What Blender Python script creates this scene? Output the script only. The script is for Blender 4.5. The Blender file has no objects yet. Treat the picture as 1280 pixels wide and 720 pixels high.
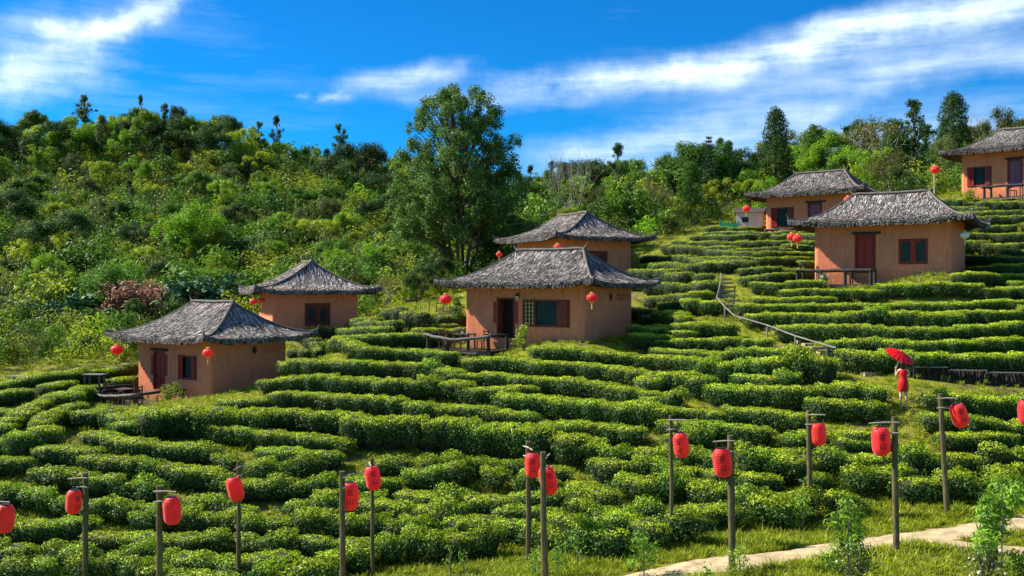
import bpy, bmesh, math, random
import numpy as np
from mathutils import Vector, Matrix, Euler, Quaternion

random.seed(7)
RNG = np.random.default_rng(7)
R = math.radians
scene = bpy.context.scene
COL = scene.collection

# ------------------------------------------------------------------ camera
F = 1200.0                      # focal length in pixels of the 1280 wide photograph
cam_d = bpy.data.cameras.new('camera')
cam_d.lens = 36.0 * F / 1280.0
cam_d.clip_end = 5000
cam_d.clip_start = 0.1
cam = bpy.data.objects.new('camera', cam_d)
cam.location = (0, 0, 0)
cam.rotation_euler = (math.pi / 2, 0, 0)
COL.objects.link(cam)
scene.camera = cam

# ------------------------------------------------------------------ sun, sky, exposure
SUN = Vector((-0.93, 0.24, 0.86)).normalized()      # towards the sun
sl = bpy.data.lights.new('sun', 'SUN')
sl.energy = 5.0
sl.angle = R(0.5)
sl.color = (1.0, 0.93, 0.80)
so = bpy.data.objects.new('sun', sl)
so.rotation_euler = (-SUN).to_track_quat('-Z', 'Y').to_euler()
so.location = SUN * 100
COL.objects.link(so)

world = bpy.data.worlds.new('World')
scene.world = world
world.use_nodes = True
WN = world.node_tree
for n in list(WN.nodes):
    WN.nodes.remove(n)


class NG:
    """small node helper"""
    def __init__(s, nt): s.nt = nt
    def n(s, t, **k):
        x = s.nt.nodes.new(t)
        for a, b in k.items(): setattr(x, a, b)
        return x
    def put(s, sock, v):
        if isinstance(v, bpy.types.NodeSocket): s.nt.links.new(v, sock)
        elif v is not None: sock.default_value = v
    def m(s, op, a, b=None, c=None, clamp=False):
        x = s.n('ShaderNodeMath', operation=op, use_clamp=clamp)
        s.put(x.inputs[0], a)
        if b is not None: s.put(x.inputs[1], b)
        if c is not None: s.put(x.inputs[2], c)
        return x.outputs[0]
    def mix(s, f, a, b, blend='MIX'):
        x = s.n('ShaderNodeMix', data_type='RGBA', blend_type=blend)
        s.put(x.inputs[0], f); s.put(x.inputs[6], a); s.put(x.inputs[7], b)
        return x.outputs[2]
    def noise(s, vec, scale, detail=4, rough=.55, w=None):
        x = s.n('ShaderNodeTexNoise')
        if vec is not None: s.put(x.inputs['Vector'], vec)
        x.inputs['Scale'].default_value = scale
        x.inputs['Detail'].default_value = detail
        x.inputs['Roughness'].default_value = rough
        return x.outputs['Fac']
    def ramp(s, f, stops):
        x = s.n('ShaderNodeValToRGB')
        e = x.color_ramp.elements
        while len(e) > 1: e.remove(e[-1])
        e[0].position = stops[0][0]; e[0].color = stops[0][1]
        for p, c in stops[1:]:
            q = e.new(p); q.color = c
        s.put(x.inputs[0], f)
        return x.outputs[0]
    def maprange(s, v, a, b, c=0., d=1., smooth=False):
        x = s.n('ShaderNodeMapRange')
        if smooth: x.interpolation_type = 'SMOOTHSTEP'
        s.put(x.inputs[0], v)
        for i, q in enumerate((a, b, c, d)): x.inputs[i + 1].default_value = q
        return x.outputs[0]


def build_sky():
    g = NG(WN)
    sky = g.n('ShaderNodeTexSky', sky_type='NISHITA')
    sky.sun_disc = False
    sky.sun_elevation = math.asin(SUN.z)
    sky.sun_rotation = math.atan2(SUN.x, SUN.y)
    sky.altitude = 1500; sky.air_density = 1.0; sky.dust_density = 0.2; sky.ozone_density = 3.0
    hs = g.n('ShaderNodeHueSaturation')
    hs.inputs['Saturation'].default_value = 1.15
    g.put(hs.inputs['Color'], sky.outputs[0])
    base = g.mix(1.0, hs.outputs[0], (0.05, 0.55, 0.86, 1), 'MULTIPLY')
    tc = g.n('ShaderNodeTexCoord')
    sx = g.n('ShaderNodeSeparateXYZ'); g.put(sx.inputs[0], tc.outputs['Generated'])
    X, Y, Z = sx.outputs
    u = g.m('ARCTAN2', X, Y)
    hyp = g.m('SQRT', g.m('ADD', g.m('MULTIPLY', X, X), g.m('MULTIPLY', Y, Y)))
    v = g.m('ARCTAN2', Z, hyp)
    cb = g.n('ShaderNodeCombineXYZ'); g.put(cb.inputs[0], u); g.put(cb.inputs[1], v)
    # warp for ragged edges
    wn = g.n('ShaderNodeTexNoise'); g.put(wn.inputs['Vector'], cb.outputs[0])
    wn.inputs['Scale'].default_value = 9; wn.inputs['Detail'].default_value = 5; wn.inputs['Roughness'].default_value = .6
    ws = g.n('ShaderNodeSeparateXYZ'); g.put(ws.inputs[0], wn.outputs['Color'])
    uw = g.m('ADD', u, g.m('MULTIPLY', g.m('SUBTRACT', ws.outputs[0], .5), .16))
    vw = g.m('ADD', v, g.m('MULTIPLY', g.m('SUBTRACT', ws.outputs[1], .5), .040))

    def stroke(px, py, L, W, slope, amp):
        u0 = math.atan((px - 640) / F); v0 = math.atan((360 - py) / F) * math.cos(u0)
        a = math.atan(slope); ca, sa = math.cos(a), math.sin(a)
        du = g.m('SUBTRACT', uw, u0); dv = g.m('SUBTRACT', vw, v0)
        al = g.m('ADD', g.m('MULTIPLY', du, ca * F / L), g.m('MULTIPLY', dv, sa * F / L))
        ac = g.m('ADD', g.m('MULTIPLY', du, -sa * F / W), g.m('MULTIPLY', dv, ca * F / W))
        r2 = g.m('ADD', g.m('POWER', g.m('ABSOLUTE', al), 3.0), g.m('MULTIPLY', ac, ac))
        return g.m('MULTIPLY', g.m('EXPONENT', g.m('MULTIPLY', r2, -1.0)), amp)
    S = [(60, 68, 150, 20, .62, .85), (150, 22, 80, 11, .55, .8), (40, 100, 110, 18, .35, .55), (5, 40, 90, 18, .4, .35),
         (930, 72, 290, 18, .14, 1.0), (1130, 34, 230, 20, .17, .95), (1200, 72, 190, 20, .1, .7), (770, 96, 150, 14, .05, .8),
         (505, 98, 70, 13, .12, .9), (414, 121, 16, 6, .3, .6), (540, 122, 85, 10, .0, .35),
         (850, 168, 150, 30, .22, .62), (740, 195, 110, 22, .1, .5), (1050, 130, 100, 12, .3, .35),
         (1230, 150, 90, 22, .2, .5), (1020, 190, 200, 22, .12, .35), (1010, 165, 120, 26, .15, .35)]
    tot = None
    for s_ in S:
        k = stroke(*s_)
        tot = k if tot is None else g.m('ADD', tot, k)
    # fibrous streaks along the wind
    rot = g.n('ShaderNodeMapping'); g.put(rot.inputs['Vector'], cb.outputs[0])
    rot.inputs['Rotation'].default_value = (0, 0, R(-10)); rot.inputs['Scale'].default_value = (2.2, 17, 1)
    fib = g.noise(rot.outputs[0], 2.2, 7, .62)
    fib2 = g.noise(cb.outputs[0], 16, 8, .65)
    tex = g.m('ADD', g.m('MULTIPLY', g.maprange(fib, .3, .72), .75), g.m('MULTIPLY', g.maprange(fib2, .3, .72), .45))
    dens = g.m('MULTIPLY', tot, tex)
    # thin cirrus, made thicker out of view to add fill light on shaded walls
    el = g.maprange(g.noise(cb.outputs[0], 2.5, 3, .5), .42, .62)
    front = g.m('MULTIPLY', g.maprange(g.m('ABSOLUTE', u), .75, .55), g.maprange(v, .5, .33))
    veil = g.m('MULTIPLY', g.m('MULTIPLY', el, g.maprange(fib, .40, .70)), g.maprange(front, 0, 1, .95, .12))
    dens = g.m('ADD', dens, veil)
    dens = g.m('MINIMUM', g.m('MAXIMUM', g.m('SUBTRACT', dens, .03), 0), .95)
    up = g.maprange(Z, -.02, .05)
    dens = g.m('MULTIPLY', dens, up)
    col = g.mix(dens, base, (5.4, 6.4, 6.9, 1))
    bg = g.n('ShaderNodeBackground'); bg.inputs[1].default_value = 0.095
    g.put(bg.inputs[0], col)
    out = g.n('ShaderNodeOutputWorld')
    WN.links.new(bg.outputs[0], out.inputs[0])


build_sky()
scene.view_settings.view_transform = 'Standard'
scene.view_settings.look = 'None'
scene.view_settings.gamma = 1
scene.view_settings.use_curve_mapping = False
scene.view_settings.exposure = 1.05
scene.render.engine = 'CYCLES'
scene.cycles.max_bounces = 6
scene.cycles.diffuse_bounces = 3
scene.cycles.transmission_bounces = 4
scene.cycles.transparent_max_bounces = 6

# ------------------------------------------------------------------ materials
MATS = {}


def mat(name, color, var=.25, scale=6., rough=.8, spec=.3, bump=0., bscale=30., trans=0., tint=False, objvar=0., hue=0., stretch=None, metal=0.):
    if name in MATS: return MATS[name]
    m = bpy.data.materials.new(name); m.use_nodes = True
    nt = m.node_tree; nt.nodes.clear(); g = NG(nt)
    out = g.n('ShaderNodeOutputMaterial')
    p = g.n('ShaderNodeBsdfPrincipled')
    p.inputs['Roughness'].default_value = rough
    p.inputs['Specular IOR Level'].default_value = spec
    p.inputs['Metallic'].default_value = metal
    tc = g.n('ShaderNodeTexCoord')
    vec = tc.outputs['Object']
    if stretch:
        mp = g.n('ShaderNodeMapping'); g.put(mp.inputs['Vector'], vec); mp.inputs['Scale'].default_value = stretch
        vec = mp.outputs[0]
    c = (*color, 1)
    f = g.noise(vec, scale, 5, .6)
    val = g.maprange(f, .3, .7, 1 - var, 1 + var)
    if tint:
        at = g.n('ShaderNodeAttribute', attribute_name='tint')
        col = g.mix(1.0, c, at.outputs['Color'], 'MULTIPLY')
    else:
        col = g.mix(0.0, c, c)
    hs = g.n('ShaderNodeHueSaturation'); g.put(hs.inputs['Color'], col)
    if objvar or hue:
        oi = g.n('ShaderNodeObjectInfo')
        rv = g.maprange(oi.outputs['Random'], 0, 1, 1 - objvar, 1 + objvar)
        val = g.m('MULTIPLY', val, rv)
        if hue:
            r2 = g.m('FRACT', g.m('MULTIPLY', oi.outputs['Random'], 7.31))
            g.put(hs.inputs['Hue'], g.maprange(r2, 0, 1, .5 - hue, .5 + hue))
    g.put(hs.inputs['Value'], val)
    g.put(p.inputs['Base Color'], hs.outputs[0])
    if bump:
        b = g.n('ShaderNodeBump'); b.inputs['Strength'].default_value = bump; b.inputs['Distance'].default_value = .03
        g.put(b.inputs['Height'], g.noise(vec, bscale, 6, .6)); g.put(p.inputs['Normal'], b.outputs[0])
    if trans:
        t = g.n('ShaderNodeBsdfTranslucent'); g.put(t.inputs[0], hs.outputs[0])
        ms = g.n('ShaderNodeMixShader'); ms.inputs[0].default_value = trans
        nt.links.new(p.outputs[0], ms.inputs[1]); nt.links.new(t.outputs[0], ms.inputs[2])
        nt.links.new(ms.outputs[0], out.inputs[0])
    else:
        nt.links.new(p.outputs[0], out.inputs[0])
    MATS[name] = m
    return m


def leafmat(name, color, objvar=.2, hue=.012, rough=.55, spec=.22, trans=.35):
    return mat(name, color, var=.12, scale=.9, rough=rough, spec=spec, trans=trans, tint=True, objvar=objvar, hue=hue)


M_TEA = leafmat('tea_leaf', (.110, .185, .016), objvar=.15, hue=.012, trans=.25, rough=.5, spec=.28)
M_TEACORE = mat('tea_twigs', (.018, .022, .010), var=.5, scale=9)
M_DARK = leafmat('dark_leaf', (.045, .100, .020), objvar=.3)
M_MID = leafmat('green_leaf', (.095, .195, .018), objvar=.34)
M_BRIGHT = leafmat('bright_leaf', (.22, .38, .018), objvar=.32, trans=.4)
M_YEL = leafmat('yellow_green_leaf', (.30, .37, .024), objvar=.34, trans=.4)
M_PINE = leafmat('needle', (.045, .12, .045), objvar=.1, trans=.1)
M_RUST = leafmat('rust_leaf', (.40, .20, .15), objvar=.1)
M_ORANGE = leafmat('orange_leaf', (.26, .15, .03), objvar=.1)
M_SAP = leafmat('sapling_leaf', (.22, .38, .04), objvar=.1, trans=.3)
M_OLIVE = leafmat('olive_leaf', (.135, .175, .045), objvar=.3)
M_BARK = mat('bark', (.10, .075, .05), var=.5, scale=8, bump=.5, stretch=(1, 1, .25))
M_PALE = mat('pale_bark', (.30, .27, .22), var=.35, scale=8, bump=.4, stretch=(1, 1, .25))
M_GREYTW = mat('grey_twigs', (.20, .175, .15), var=.35, scale=5)


def ground_mat():
    m = bpy.data.materials.new('hillside_ground'); m.use_nodes = True
    nt = m.node_tree; nt.nodes.clear(); g = NG(nt)
    out = g.n('ShaderNodeOutputMaterial'); p = g.n('ShaderNodeBsdfPrincipled')
    p.inputs['Roughness'].default_value = .95; p.inputs['Specular IOR Level'].default_value = .1
    tc = g.n('ShaderNodeTexCoord'); v = tc.outputs['Object']
    a = g.noise(v, .35, 5, .6); b = g.noise(v, 2.2, 6, .65); c = g.noise(v, 14, 5, .7)
    grass = g.mix(g.maprange(b, .35, .65), (.17, .21, .018, 1), (.29, .28, .025, 1))
    earth = g.mix(c, (.085, .060, .030, 1), (.21, .16, .085, 1))
    fac = g.maprange(g.m('ADD', g.m('MULTIPLY', a, .6), g.m('MULTIPLY', b, .5)), .52, .68)
    col = g.mix(fac, grass, earth)
    col = g.mix(1.0, col, g.ramp(c, [(0.2, (.6, .6, .6, 1)), (.8, (1.25, 1.25, 1.2, 1))]), 'MULTIPLY')
    g.put(p.inputs['Base Color'], col)
    bp = g.n('ShaderNodeBump'); bp.inputs['Strength'].default_value = .8; bp.inputs['Distance'].default_value = .1
    g.put(bp.inputs['Height'], g.m('ADD', c, b)); g.put(p.inputs['Normal'], bp.outputs[0])
    nt.links.new(p.outputs[0], out.inputs[0])
    return m


def wall_mat():
    m = bpy.data.materials.new('ochre_mud_plaster'); m.use_nodes = True
    nt = m.node_tree; nt.nodes.clear(); g = NG(nt)
    out = g.n('ShaderNodeOutputMaterial'); p = g.n('ShaderNodeBsdfPrincipled')
    p.inputs['Roughness'].default_value = .95; p.inputs['Specular IOR Level'].default_value = .15
    tc = g.n('ShaderNodeTexCoord'); v = tc.outputs['Object']
    a = g.noise(v, .8, 4, .6); b = g.noise(v, 5, 6, .65); c = g.noise(v, 30, 4, .6)
    col = g.mix(g.maprange(a, .35, .65), (.84, .245, .115, 1), (.68, .225, .12, 1))
    col = g.mix(g.maprange(b, .5, .75), col, (.76, .30, .13, 1))
    sp = g.n('ShaderNodeSeparateXYZ'); g.put(sp.inputs[0], v)
    low = g.maprange(g.m('ADD', sp.outputs[2], g.m('MULTIPLY', b, .7)), .75, .25)     # splash stain at the foot of the wall
    col = g.mix(g.m('MULTIPLY', low, .5), col, (.26, .15, .075, 1))
    mp = g.n('ShaderNodeMapping'); g.put(mp.inputs['Vector'], v); mp.inputs['Scale'].default_value = (2.6, 2.6, .35)
    st = g.maprange(g.noise(mp.outputs[0], 2.2, 6, .65), .52, .68)                        # rain streaks
    col = g.mix(g.m('MULTIPLY', st, .5), col, (.30, .15, .075, 1))
    pt = g.maprange(g.noise(v, 1.7, 3, .5), .60, .64)                                      # patched render
    col = g.mix(g.m('MULTIPLY', pt, .30), col, (.72, .36, .16, 1))
    oi = g.n('ShaderNodeObjectInfo')
    hs = g.n('ShaderNodeHueSaturation'); g.put(hs.inputs['Color'], col)
    g.put(hs.inputs['Value'], g.maprange(oi.outputs['Random'], 0, 1, .90, 1.08))
    g.put(p.inputs['Base Color'], hs.outputs[0])
    bp = g.n('ShaderNodeBump'); bp.inputs['Strength'].default_value = .5; bp.inputs['Distance'].default_value = .03
    g.put(bp.inputs['Height'], g.m('ADD', g.m('MULTIPLY', c, .4), b)); g.put(p.inputs['Normal'], bp.outputs[0])
    nt.links.new(p.outputs[0], out.inputs[0])
    return m


M_GROUND = ground_mat()
M_WALL = wall_mat()
M_THATCH = mat('weathered_thatch', (.235, .22, .21), var=.42, scale=1.3, rough=.9, spec=.2, tint=True, objvar=.14)
M_THATCHBASE = mat('thatch_bed', (.055, .048, .042), var=.4, scale=9, rough=1, bump=.8)
M_TIMBER = mat('dark_timber', (.040, .026, .018), var=.4, scale=7, rough=.7, bump=.3)
M_REDWOOD = mat('red_painted_wood', (.32, .024, .014), var=.25, scale=5, rough=.55, bump=.2, stretch=(6, 6, 1))
M_BROWNWOOD = mat('brown_window_wood', (.20, .034, .018), var=.25, scale=6, rough=.6, bump=.2)
M_PURPLEWOOD = mat('faded_purple_wood', (.24, .085, .13), var=.25, scale=6, rough=.6)
M_GLASS = mat('dark_window_glass', (.014, .012, .010), var=.3, scale=2, rough=.3, spec=.3)
M_CURTAIN = mat('striped_curtain', (.020, .045, .045), var=.6, scale=4, rough=.8, stretch=(6, 6, .2))
M_LATTICE = mat('pale_lattice', (.55, .36, .12), var=.3, scale=9)
M_VOID = mat('doorway_shade', (.02, .010, .008), var=.2)
M_LOG = mat('weathered_log', (.11, .10, .095), var=.5, scale=6, rough=.75, spec=.3, bump=.5, bscale=12)
M_DARKLOG = mat('dark_log', (.035, .032, .030), var=.5, scale=6, rough=.8, bump=.5)
M_BENCH = mat('dark_furniture_wood', (.075, .040, .028), var=.4, scale=8, rough=.6)
M_RED = mat('red_lantern_cloth', (.92, .045, .035), var=.14, scale=3, rough=.5, spec=.4, trans=.42, objvar=.12, hue=.004)
M_RED.node_tree.nodes['Principled BSDF'].inputs['Sheen Weight'].default_value = .55
M_RED.node_tree.nodes['Principled BSDF'].inputs['Sheen Tint'].default_value = (1, .55, .5, 1)
M_REDDRESS = mat('red_dress_cloth', (.62, .010, .012), var=.15, scale=14, rough=.6, spec=.3)
M_PARASOL = mat('red_parasol_paper', (.75, .008, .012), var=.06, scale=6, rough=.5, trans=.3)
M_GOLD = mat('gold_trim', (.70, .42, .06), var=.15, rough=.4, spec=.5)
M_BLACK = mat('black_paint', (.012, .012, .012), var=.2, rough=.5)
M_INK = mat('dark_ink', (.022, .016, .030), var=.1, rough=.6)
M_POLE = mat('mossy_pole', (.105, .088, .038), var=.45, scale=7, rough=.9, bump=.6, bscale=20, stretch=(2, 2, .5))
M_BAR = mat('pale_crossbar', (.42, .35, .26), var=.3, scale=9, rough=.8)
M_SKIN = mat('skin', (.68, .42, .30), var=.06, rough=.5)
M_HAIR = mat('dark_hair', (.02, .013, .010), var=.3, rough=.45)
M_PATH = mat('pale_sandy_path', (.40, .31, .175), var=.38, scale=2.3, rough=.95, bump=.4, bscale=16)
M_STEP = mat('earth_step', (.36, .30, .17), var=.3, scale=5, rough=.95, bump=.5)
M_PIPE = mat('grey_pipe', (.20, .185, .165), var=.3, scale=5, rough=.7)
M_PLASTER = mat('white_render', (.62, .58, .52), var=.12, scale=3)
M_NET = mat('green_netting', (.02, .22, .12), var=.3, scale=20, trans=.3)
M_WHITE = mat('pale_flower', (.70, .62, .62), var=.2)
M_FROND = leafmat('frond', (.10, .20, .02), objvar=.05, trans=.35)
M_GRASS = leafmat('grass_blade', (.30, .36, .022), objvar=.25, trans=.35, spec=.2)
M_LAMPG = mat('frosted_lamp_glass', (.75, .68, .6), var=.1, rough=.3)


# ------------------------------------------------------------------ helpers
def tag(o, label=None, cat=None, group=None, kind=None):
    if label: o['label'] = label
    if cat: o['category'] = cat
    if group: o['group'] = group
    if kind: o['kind'] = kind
    return o


def thing(name, label, cat, loc=(0, 0, 0), rotz=0, group=None):
    o = bpy.data.objects.new(name, None); COL.objects.link(o)
    o.empty_display_size = .2
    o.location = loc; o.rotation_euler = (0, 0, rotz)
    return tag(o, label, cat, group)


class MB:
    def __init__(s): s.v = []; s.f = []; s.n = 0; s.t = []
    def add(s, v, f, tint=None):
        v = np.asarray(v, float)
        s.v.append(v)
        s.f += [tuple(i + s.n for i in q) for q in f]
        s.n += len(v)
        return s
    def box(s, c, size, rz=0., M=None):
        hx, hy, hz = size[0] / 2, size[1] / 2, size[2] / 2
        v = np.array([[x, y, z] for z in (-hz, hz) for y in (-hy, hy) for x in (-hx, hx)])
        if M is not None: v = v @ np.array(M.to_3x3()).T
        if rz:
            ca, sa = math.cos(rz), math.sin(rz); v = np.c_[v[:, 0] * ca - v[:, 1] * sa, v[:, 0] * sa + v[:, 1] * ca, v[:, 2]]
        v = v + np.array(c)
        return s.add(v, [(0, 2, 3, 1), (4, 5, 7, 6), (0, 1, 5, 4), (2, 6, 7, 3), (0, 4, 6, 2), (1, 3, 7, 5)])
    def tube(s, path, radii, sides=6, cap=True):
        path = [Vector(p) for p in path]
        if not hasattr(radii, '__len__'): radii = [radii] * len(path)
        ring = []
        prev = None
        for i, p in enumerate(path):
            d = (path[min(i + 1, len(path) - 1)] - path[max(i - 1, 0)])
            if d.length < 1e-9: d = Vector((0, 0, 1))
            d.normalize()
            if prev is None:
                a = Vector((1, 0, 0)) if abs(d.x) < .9 else Vector((0, 1, 0))
                x = d.cross(a).normalized()
            else:
                x = (prev - d * prev.dot(d))
                x = x.normalized() if x.length > 1e-6 else d.orthogonal().normalized()
            prev = x; y = d.cross(x)
            for k in range(sides):
                t = 2 * math.pi * k / sides
                ring.append(p + (x * math.cos(t) + y * math.sin(t)) * radii[i])
        f = []
        for i in range(len(path) - 1):
            for k in range(sides):
                a = i * sides + k; b = i * sides + (k + 1) % sides
                f.append((a, b, b + sides, a + sides))
        if cap:
            f.append(tuple(reversed(range(sides)))); n = (len(path) - 1) * sides; f.append(tuple(range(n, n + sides)))
        return s.add([tuple(q) for q in ring], f)
    def lathe(s, prof, c=(0, 0, 0), sides=16, M=None):
        v = []
        for r, z in prof:
            for k in range(sides):
                t = 2 * math.pi * k / sides; v.append((r * math.cos(t), r * math.sin(t), z))
        v = np.array(v)
        if M is not None: v = v @ np.array(M.to_3x3()).T
        v = v + np.array(c)
        f = []
        for i in range(len(prof) - 1):
            for k in range(sides):
                a = i * sides + k; b = i * sides + (k + 1) % sides
                f.append((a, b, b + sides, a + sides))
        f.append(tuple(reversed(range(sides)))); n = (len(prof) - 1) * sides; f.append(tuple(range(n, n + sides)))
        return s.add(v, f)
    def mesh(s, name, material, smooth=False):
        me = bpy.data.meshes.new(name)
        me.from_pydata(np.concatenate(s.v).tolist(), [], s.f)
        if material: me.materials.append(material)
        if smooth:
            me.polygons.foreach_set('use_smooth', [True] * len(me.polygons))
        me.update()
        return me
    def build(s, name, material, parent=None, smooth=False, label=None):
        o = bpy.data.objects.new(name, s.mesh(name, material, smooth)); COL.objects.link(o)
        if parent: o.parent = parent
        if label: o['label'] = label
        return o


def link(name, me, parent=None):
    o = bpy.data.objects.new(name, me); COL.objects.link(o)
    if parent: o.parent = parent
    return o


def quads_mesh(name, V, tint, mats, extra=None):
    """V: (N,4,3) quads; tint (N,3); extra: list of MB joined with material index 1"""
    N = len(V)
    verts = V.reshape(-1, 3)
    me = bpy.data.meshes.new(name)
    ev = []; ef = []
    if extra is not None:
        ev = np.concatenate(extra.v); ef = extra.f
    nv = N * 4 + len(ev)
    me.vertices.add(nv)
    allv = np.concatenate([verts, ev]) if len(ev) else verts
    me.vertices.foreach_set('co', allv.astype(np.float32).ravel())
    loops = np.arange(N * 4)
    starts = list(range(0, N * 4, 4)); tot = [4] * N
    el = []
    for q in ef:
        starts.append(N * 4 + len(el)); tot.append(len(q)); el += [i + N * 4 for i in q]
    me.loops.add(N * 4 + len(el))
    me.loops.foreach_set('vertex_index', np.concatenate([loops, np.array(el, int)]).astype(np.int32))
    me.polygons.add(len(starts))
    me.polygons.foreach_set('loop_start', starts)
    me.polygons.foreach_set('loop_total', tot)
    mi = np.zeros(len(starts), np.int32); mi[N:] = 1
    for m in mats: me.materials.append(m)
    me.polygons.foreach_set('material_index', mi)
    at = me.color_attributes.new('tint', 'FLOAT_COLOR', 'POINT')
    c = np.ones((nv, 4), np.float32)
    c[:N * 4, :3] = np.repeat(tint, 4, axis=0)
    at.data.foreach_set('color', c.ravel())
    me.update(calc_edges=True)
    me.validate()
    return me


def leaf_quads(P, Nn, size, aspect=.5, rng=RNG, droop=0.):
    """rhombic leaves at P facing Nn"""
    n = len(P)
    Nn = Nn / (np.linalg.norm(Nn, axis=1, keepdims=True) + 1e-9)
    r = rng.normal(size=(n, 3))
    t = np.cross(Nn, r); t /= (np.linalg.norm(t, axis=1, keepdims=True) + 1e-9)
    if droop:
        t[:, 2] -= droop; t /= np.linalg.norm(t, axis=1, keepdims=True)
    b = np.cross(Nn, t)
    L = (np.asarray(size) * rng.uniform(.7, 1.3, n))[:, None]
    W = L * aspect
    a = P - t * L * .5; c = P + t * L * .5
    mid = P + Nn * L * .08
    return np.stack([a, mid + b * W * .5, c, mid - b * W * .5], axis=1)


def rand_dirs(n, rng=RNG):
    d = rng.normal(size=(n, 3)); return d / np.linalg.norm(d, axis=1, keepdims=True)


def smooth01(t): t = np.clip(t, 0, 1); return t * t * (3 - 2 * t)


# ------------------------------------------------------------------ houses: plan data (near right corner, z, turn, width, depth)
HS = {
    'h1': dict(n=(-15.04, 47.72, -5.42), th=36.5, W=6.3, D=4.93),
    'h3': dict(n=(3.50, 46.77, -2.65), th=31.3, W=6.99, D=5.77),
    'h5': dict(n=(22.73, 49.69, .66), th=31.9, W=6.99, D=5.85),
    'h6': dict(n=(23.95, 67.5, 3.95), th=38.0, W=6.45, D=4.9),
    'h7': dict(n=(36.5, 62.2, 6.50), th=44.0, W=7.11, D=5.8),
    'h4': dict(n=(3.24, 61.79, .40), th=62.8, W=6.55, D=5.39),
    'h2': dict(n=(-14.25, 57.0, -3.03), th=68.0, W=6.0, D=5.2),
}
for h in HS.values():
    t = R(h['th']); u = np.array([math.cos(t), -math.sin(t)]); b = np.array([math.sin(t), math.cos(t)])
    c = np.array(h['n'][:2]) - u * h['W'] / 2 + b * h['D'] / 2
    h['c'] = c; h['u'] = u; h['b'] = b; h['rz'] = -t; h['z'] = h['n'][2]

DECKS = {}   # filled below: name -> (centre xy, half u, half b, rz)


def deck_spec(key, u0, u1, dep):
    h = HS[key]
    # along the front wall, u measured from the left corner
    c = h['c'] + h['u'] * (-h['W'] / 2 + (u0 + u1) / 2) - h['b'] * (h['D'] / 2 + dep / 2 + .15)
    DECKS[key] = dict(c=c, hu=(u1 - u0) / 2, hb=dep / 2, h=h)


deck_spec('h3', -1.0, 2.9, 2.0)
deck_spec('h1', .3, 4.7, 2.9)
deck_spec('h5', -.6, 3.4, 1.5)
deck_spec('h7', 2.0, 6.6, 1.7)
deck_spec('h6', .6, 3.0, 1.3)



# ------------------------------------------------------------------ terrain
CP = [  # (px, py of ground, distance)
    (1280, 640, 28.8), (1185, 642, 28.6), (1012, 655, 29.2), (838, 688, 27), (661, 702, 28.3), (466, 718, 28.5), (298, 728, 28.5), (107, 738, 28.5), (-20, 742, 28.5), (1400, 640, 29),
    (1118, 690, 25.1), (915, 715, 24.6), (680, 735, 25), (428, 758, 25), (200, 775, 25), (-30, 790, 25), (1280, 690, 24.8), (1400, 690, 25),
    (1128, 509, 35), (1280, 508, 35.5), (1000, 510, 36), (840, 525, 37), (640, 543, 38), (420, 553, 38), (200, 562, 38), (0, 568, 38),
    (1128, 458, 39), (1045, 447, 41.5), (1280, 440, 40.5), (1280, 400, 44.5), (950, 440, 44), (850, 455, 43.5),
    (650, 462, 45), (500, 478, 45), (430, 435, 50), (0, 474, 50), (100, 462, 51), (0, 520, 44), (100, 510, 44),
    (500, 402, 56), (550, 391, 58), (470, 395, 59), (800, 380, 54), (820, 345, 61), (905, 346, 56), (950, 330, 58), (820, 302, 72), (740, 330, 70), (880, 282, 78), (960, 276, 79), (900, 310, 65),
    (1215, 330, 53.5), (1280, 335, 52.5), (1280, 290, 58), (1280, 256, 63), (1230, 265, 62), (1150, 262, 68), (1190, 246, 72), (1100, 268, 74), (1400, 240, 64), (1400, 330, 52),
    (0, 405, 70), (200, 402, 72), (330, 392, 75), (100, 330, 95), (300, 335, 95), (450, 345, 90), (560, 335, 84), (100, 262, 120), (300, 272, 120), (450, 283, 115),
    (0, 208, 150), (100, 200, 150), (200, 198, 150), (300, 212, 150), (400, 228, 145), (500, 240, 140), (620, 258, 125),
    (750, 262, 110), (850, 262, 110), (950, 256, 105), (1100, 238, 105), (1280, 225, 105), (1450, 220, 105), (-200, 210, 150), (-200, 400, 70), (-200, 560, 40),
    (700, 300, 88), (1000, 262, 92),
]
pts = [((px - 640) / F * Y, Y, (360 - py) / F * Y) for px, py, Y in CP]
for h in HS.values(): pts.append((h['c'][0], h['c'][1], h['z']))
pts += [(x, 12., -8.6 + x * .06) for x in (-20, -8, 6, 20)] + [(x, -10., -9.6 + x * .04) for x in (-30, 0, 30)]
pts += [(-90, 190, 21.), (-40, 190, 20.), (0, 180, 15.), (50, 170, 14.), (110, 170, 15.), (-90, 230, 19), (0, 230, 14), (110, 230, 14), (-130, 120, 8), (110, 60, 7), (80, 30, -5), (-70, 30, -9.5)]
pts = np.array(pts)
_A = pts[:, :2]


def _phi(r2): return np.where(r2 > 0, .5 * r2 * np.log(np.maximum(r2, 1e-12)), 0)


n = len(pts)
K = _phi(((_A[:, None] - _A[None]) ** 2).sum(-1)) + np.eye(n) * 2.0
P_ = np.c_[np.ones(n), _A]
_w = np.linalg.solve(np.block([[K, P_], [P_.T, np.zeros((3, 3))]]), np.r_[pts[:, 2], 0, 0, 0])
GX0, GY0, GS = -160., -20., 1.0
gx = np.arange(GX0, 161, GS); gy = np.arange(GY0, 231, GS)


def _raw(x, y):
    q = np.c_[x.ravel(), y.ravel()]
    o = np.empty(len(q))
    for i in range(0, len(q), 20000):
        s = q[i:i + 20000]
        o[i:i + 20000] = _phi(((s[:, None] - _A[None]) ** 2).sum(-1)) @ _w[:n] + _w[n] + s @ _w[n + 1:]
    return o.reshape(x.shape)


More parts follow.
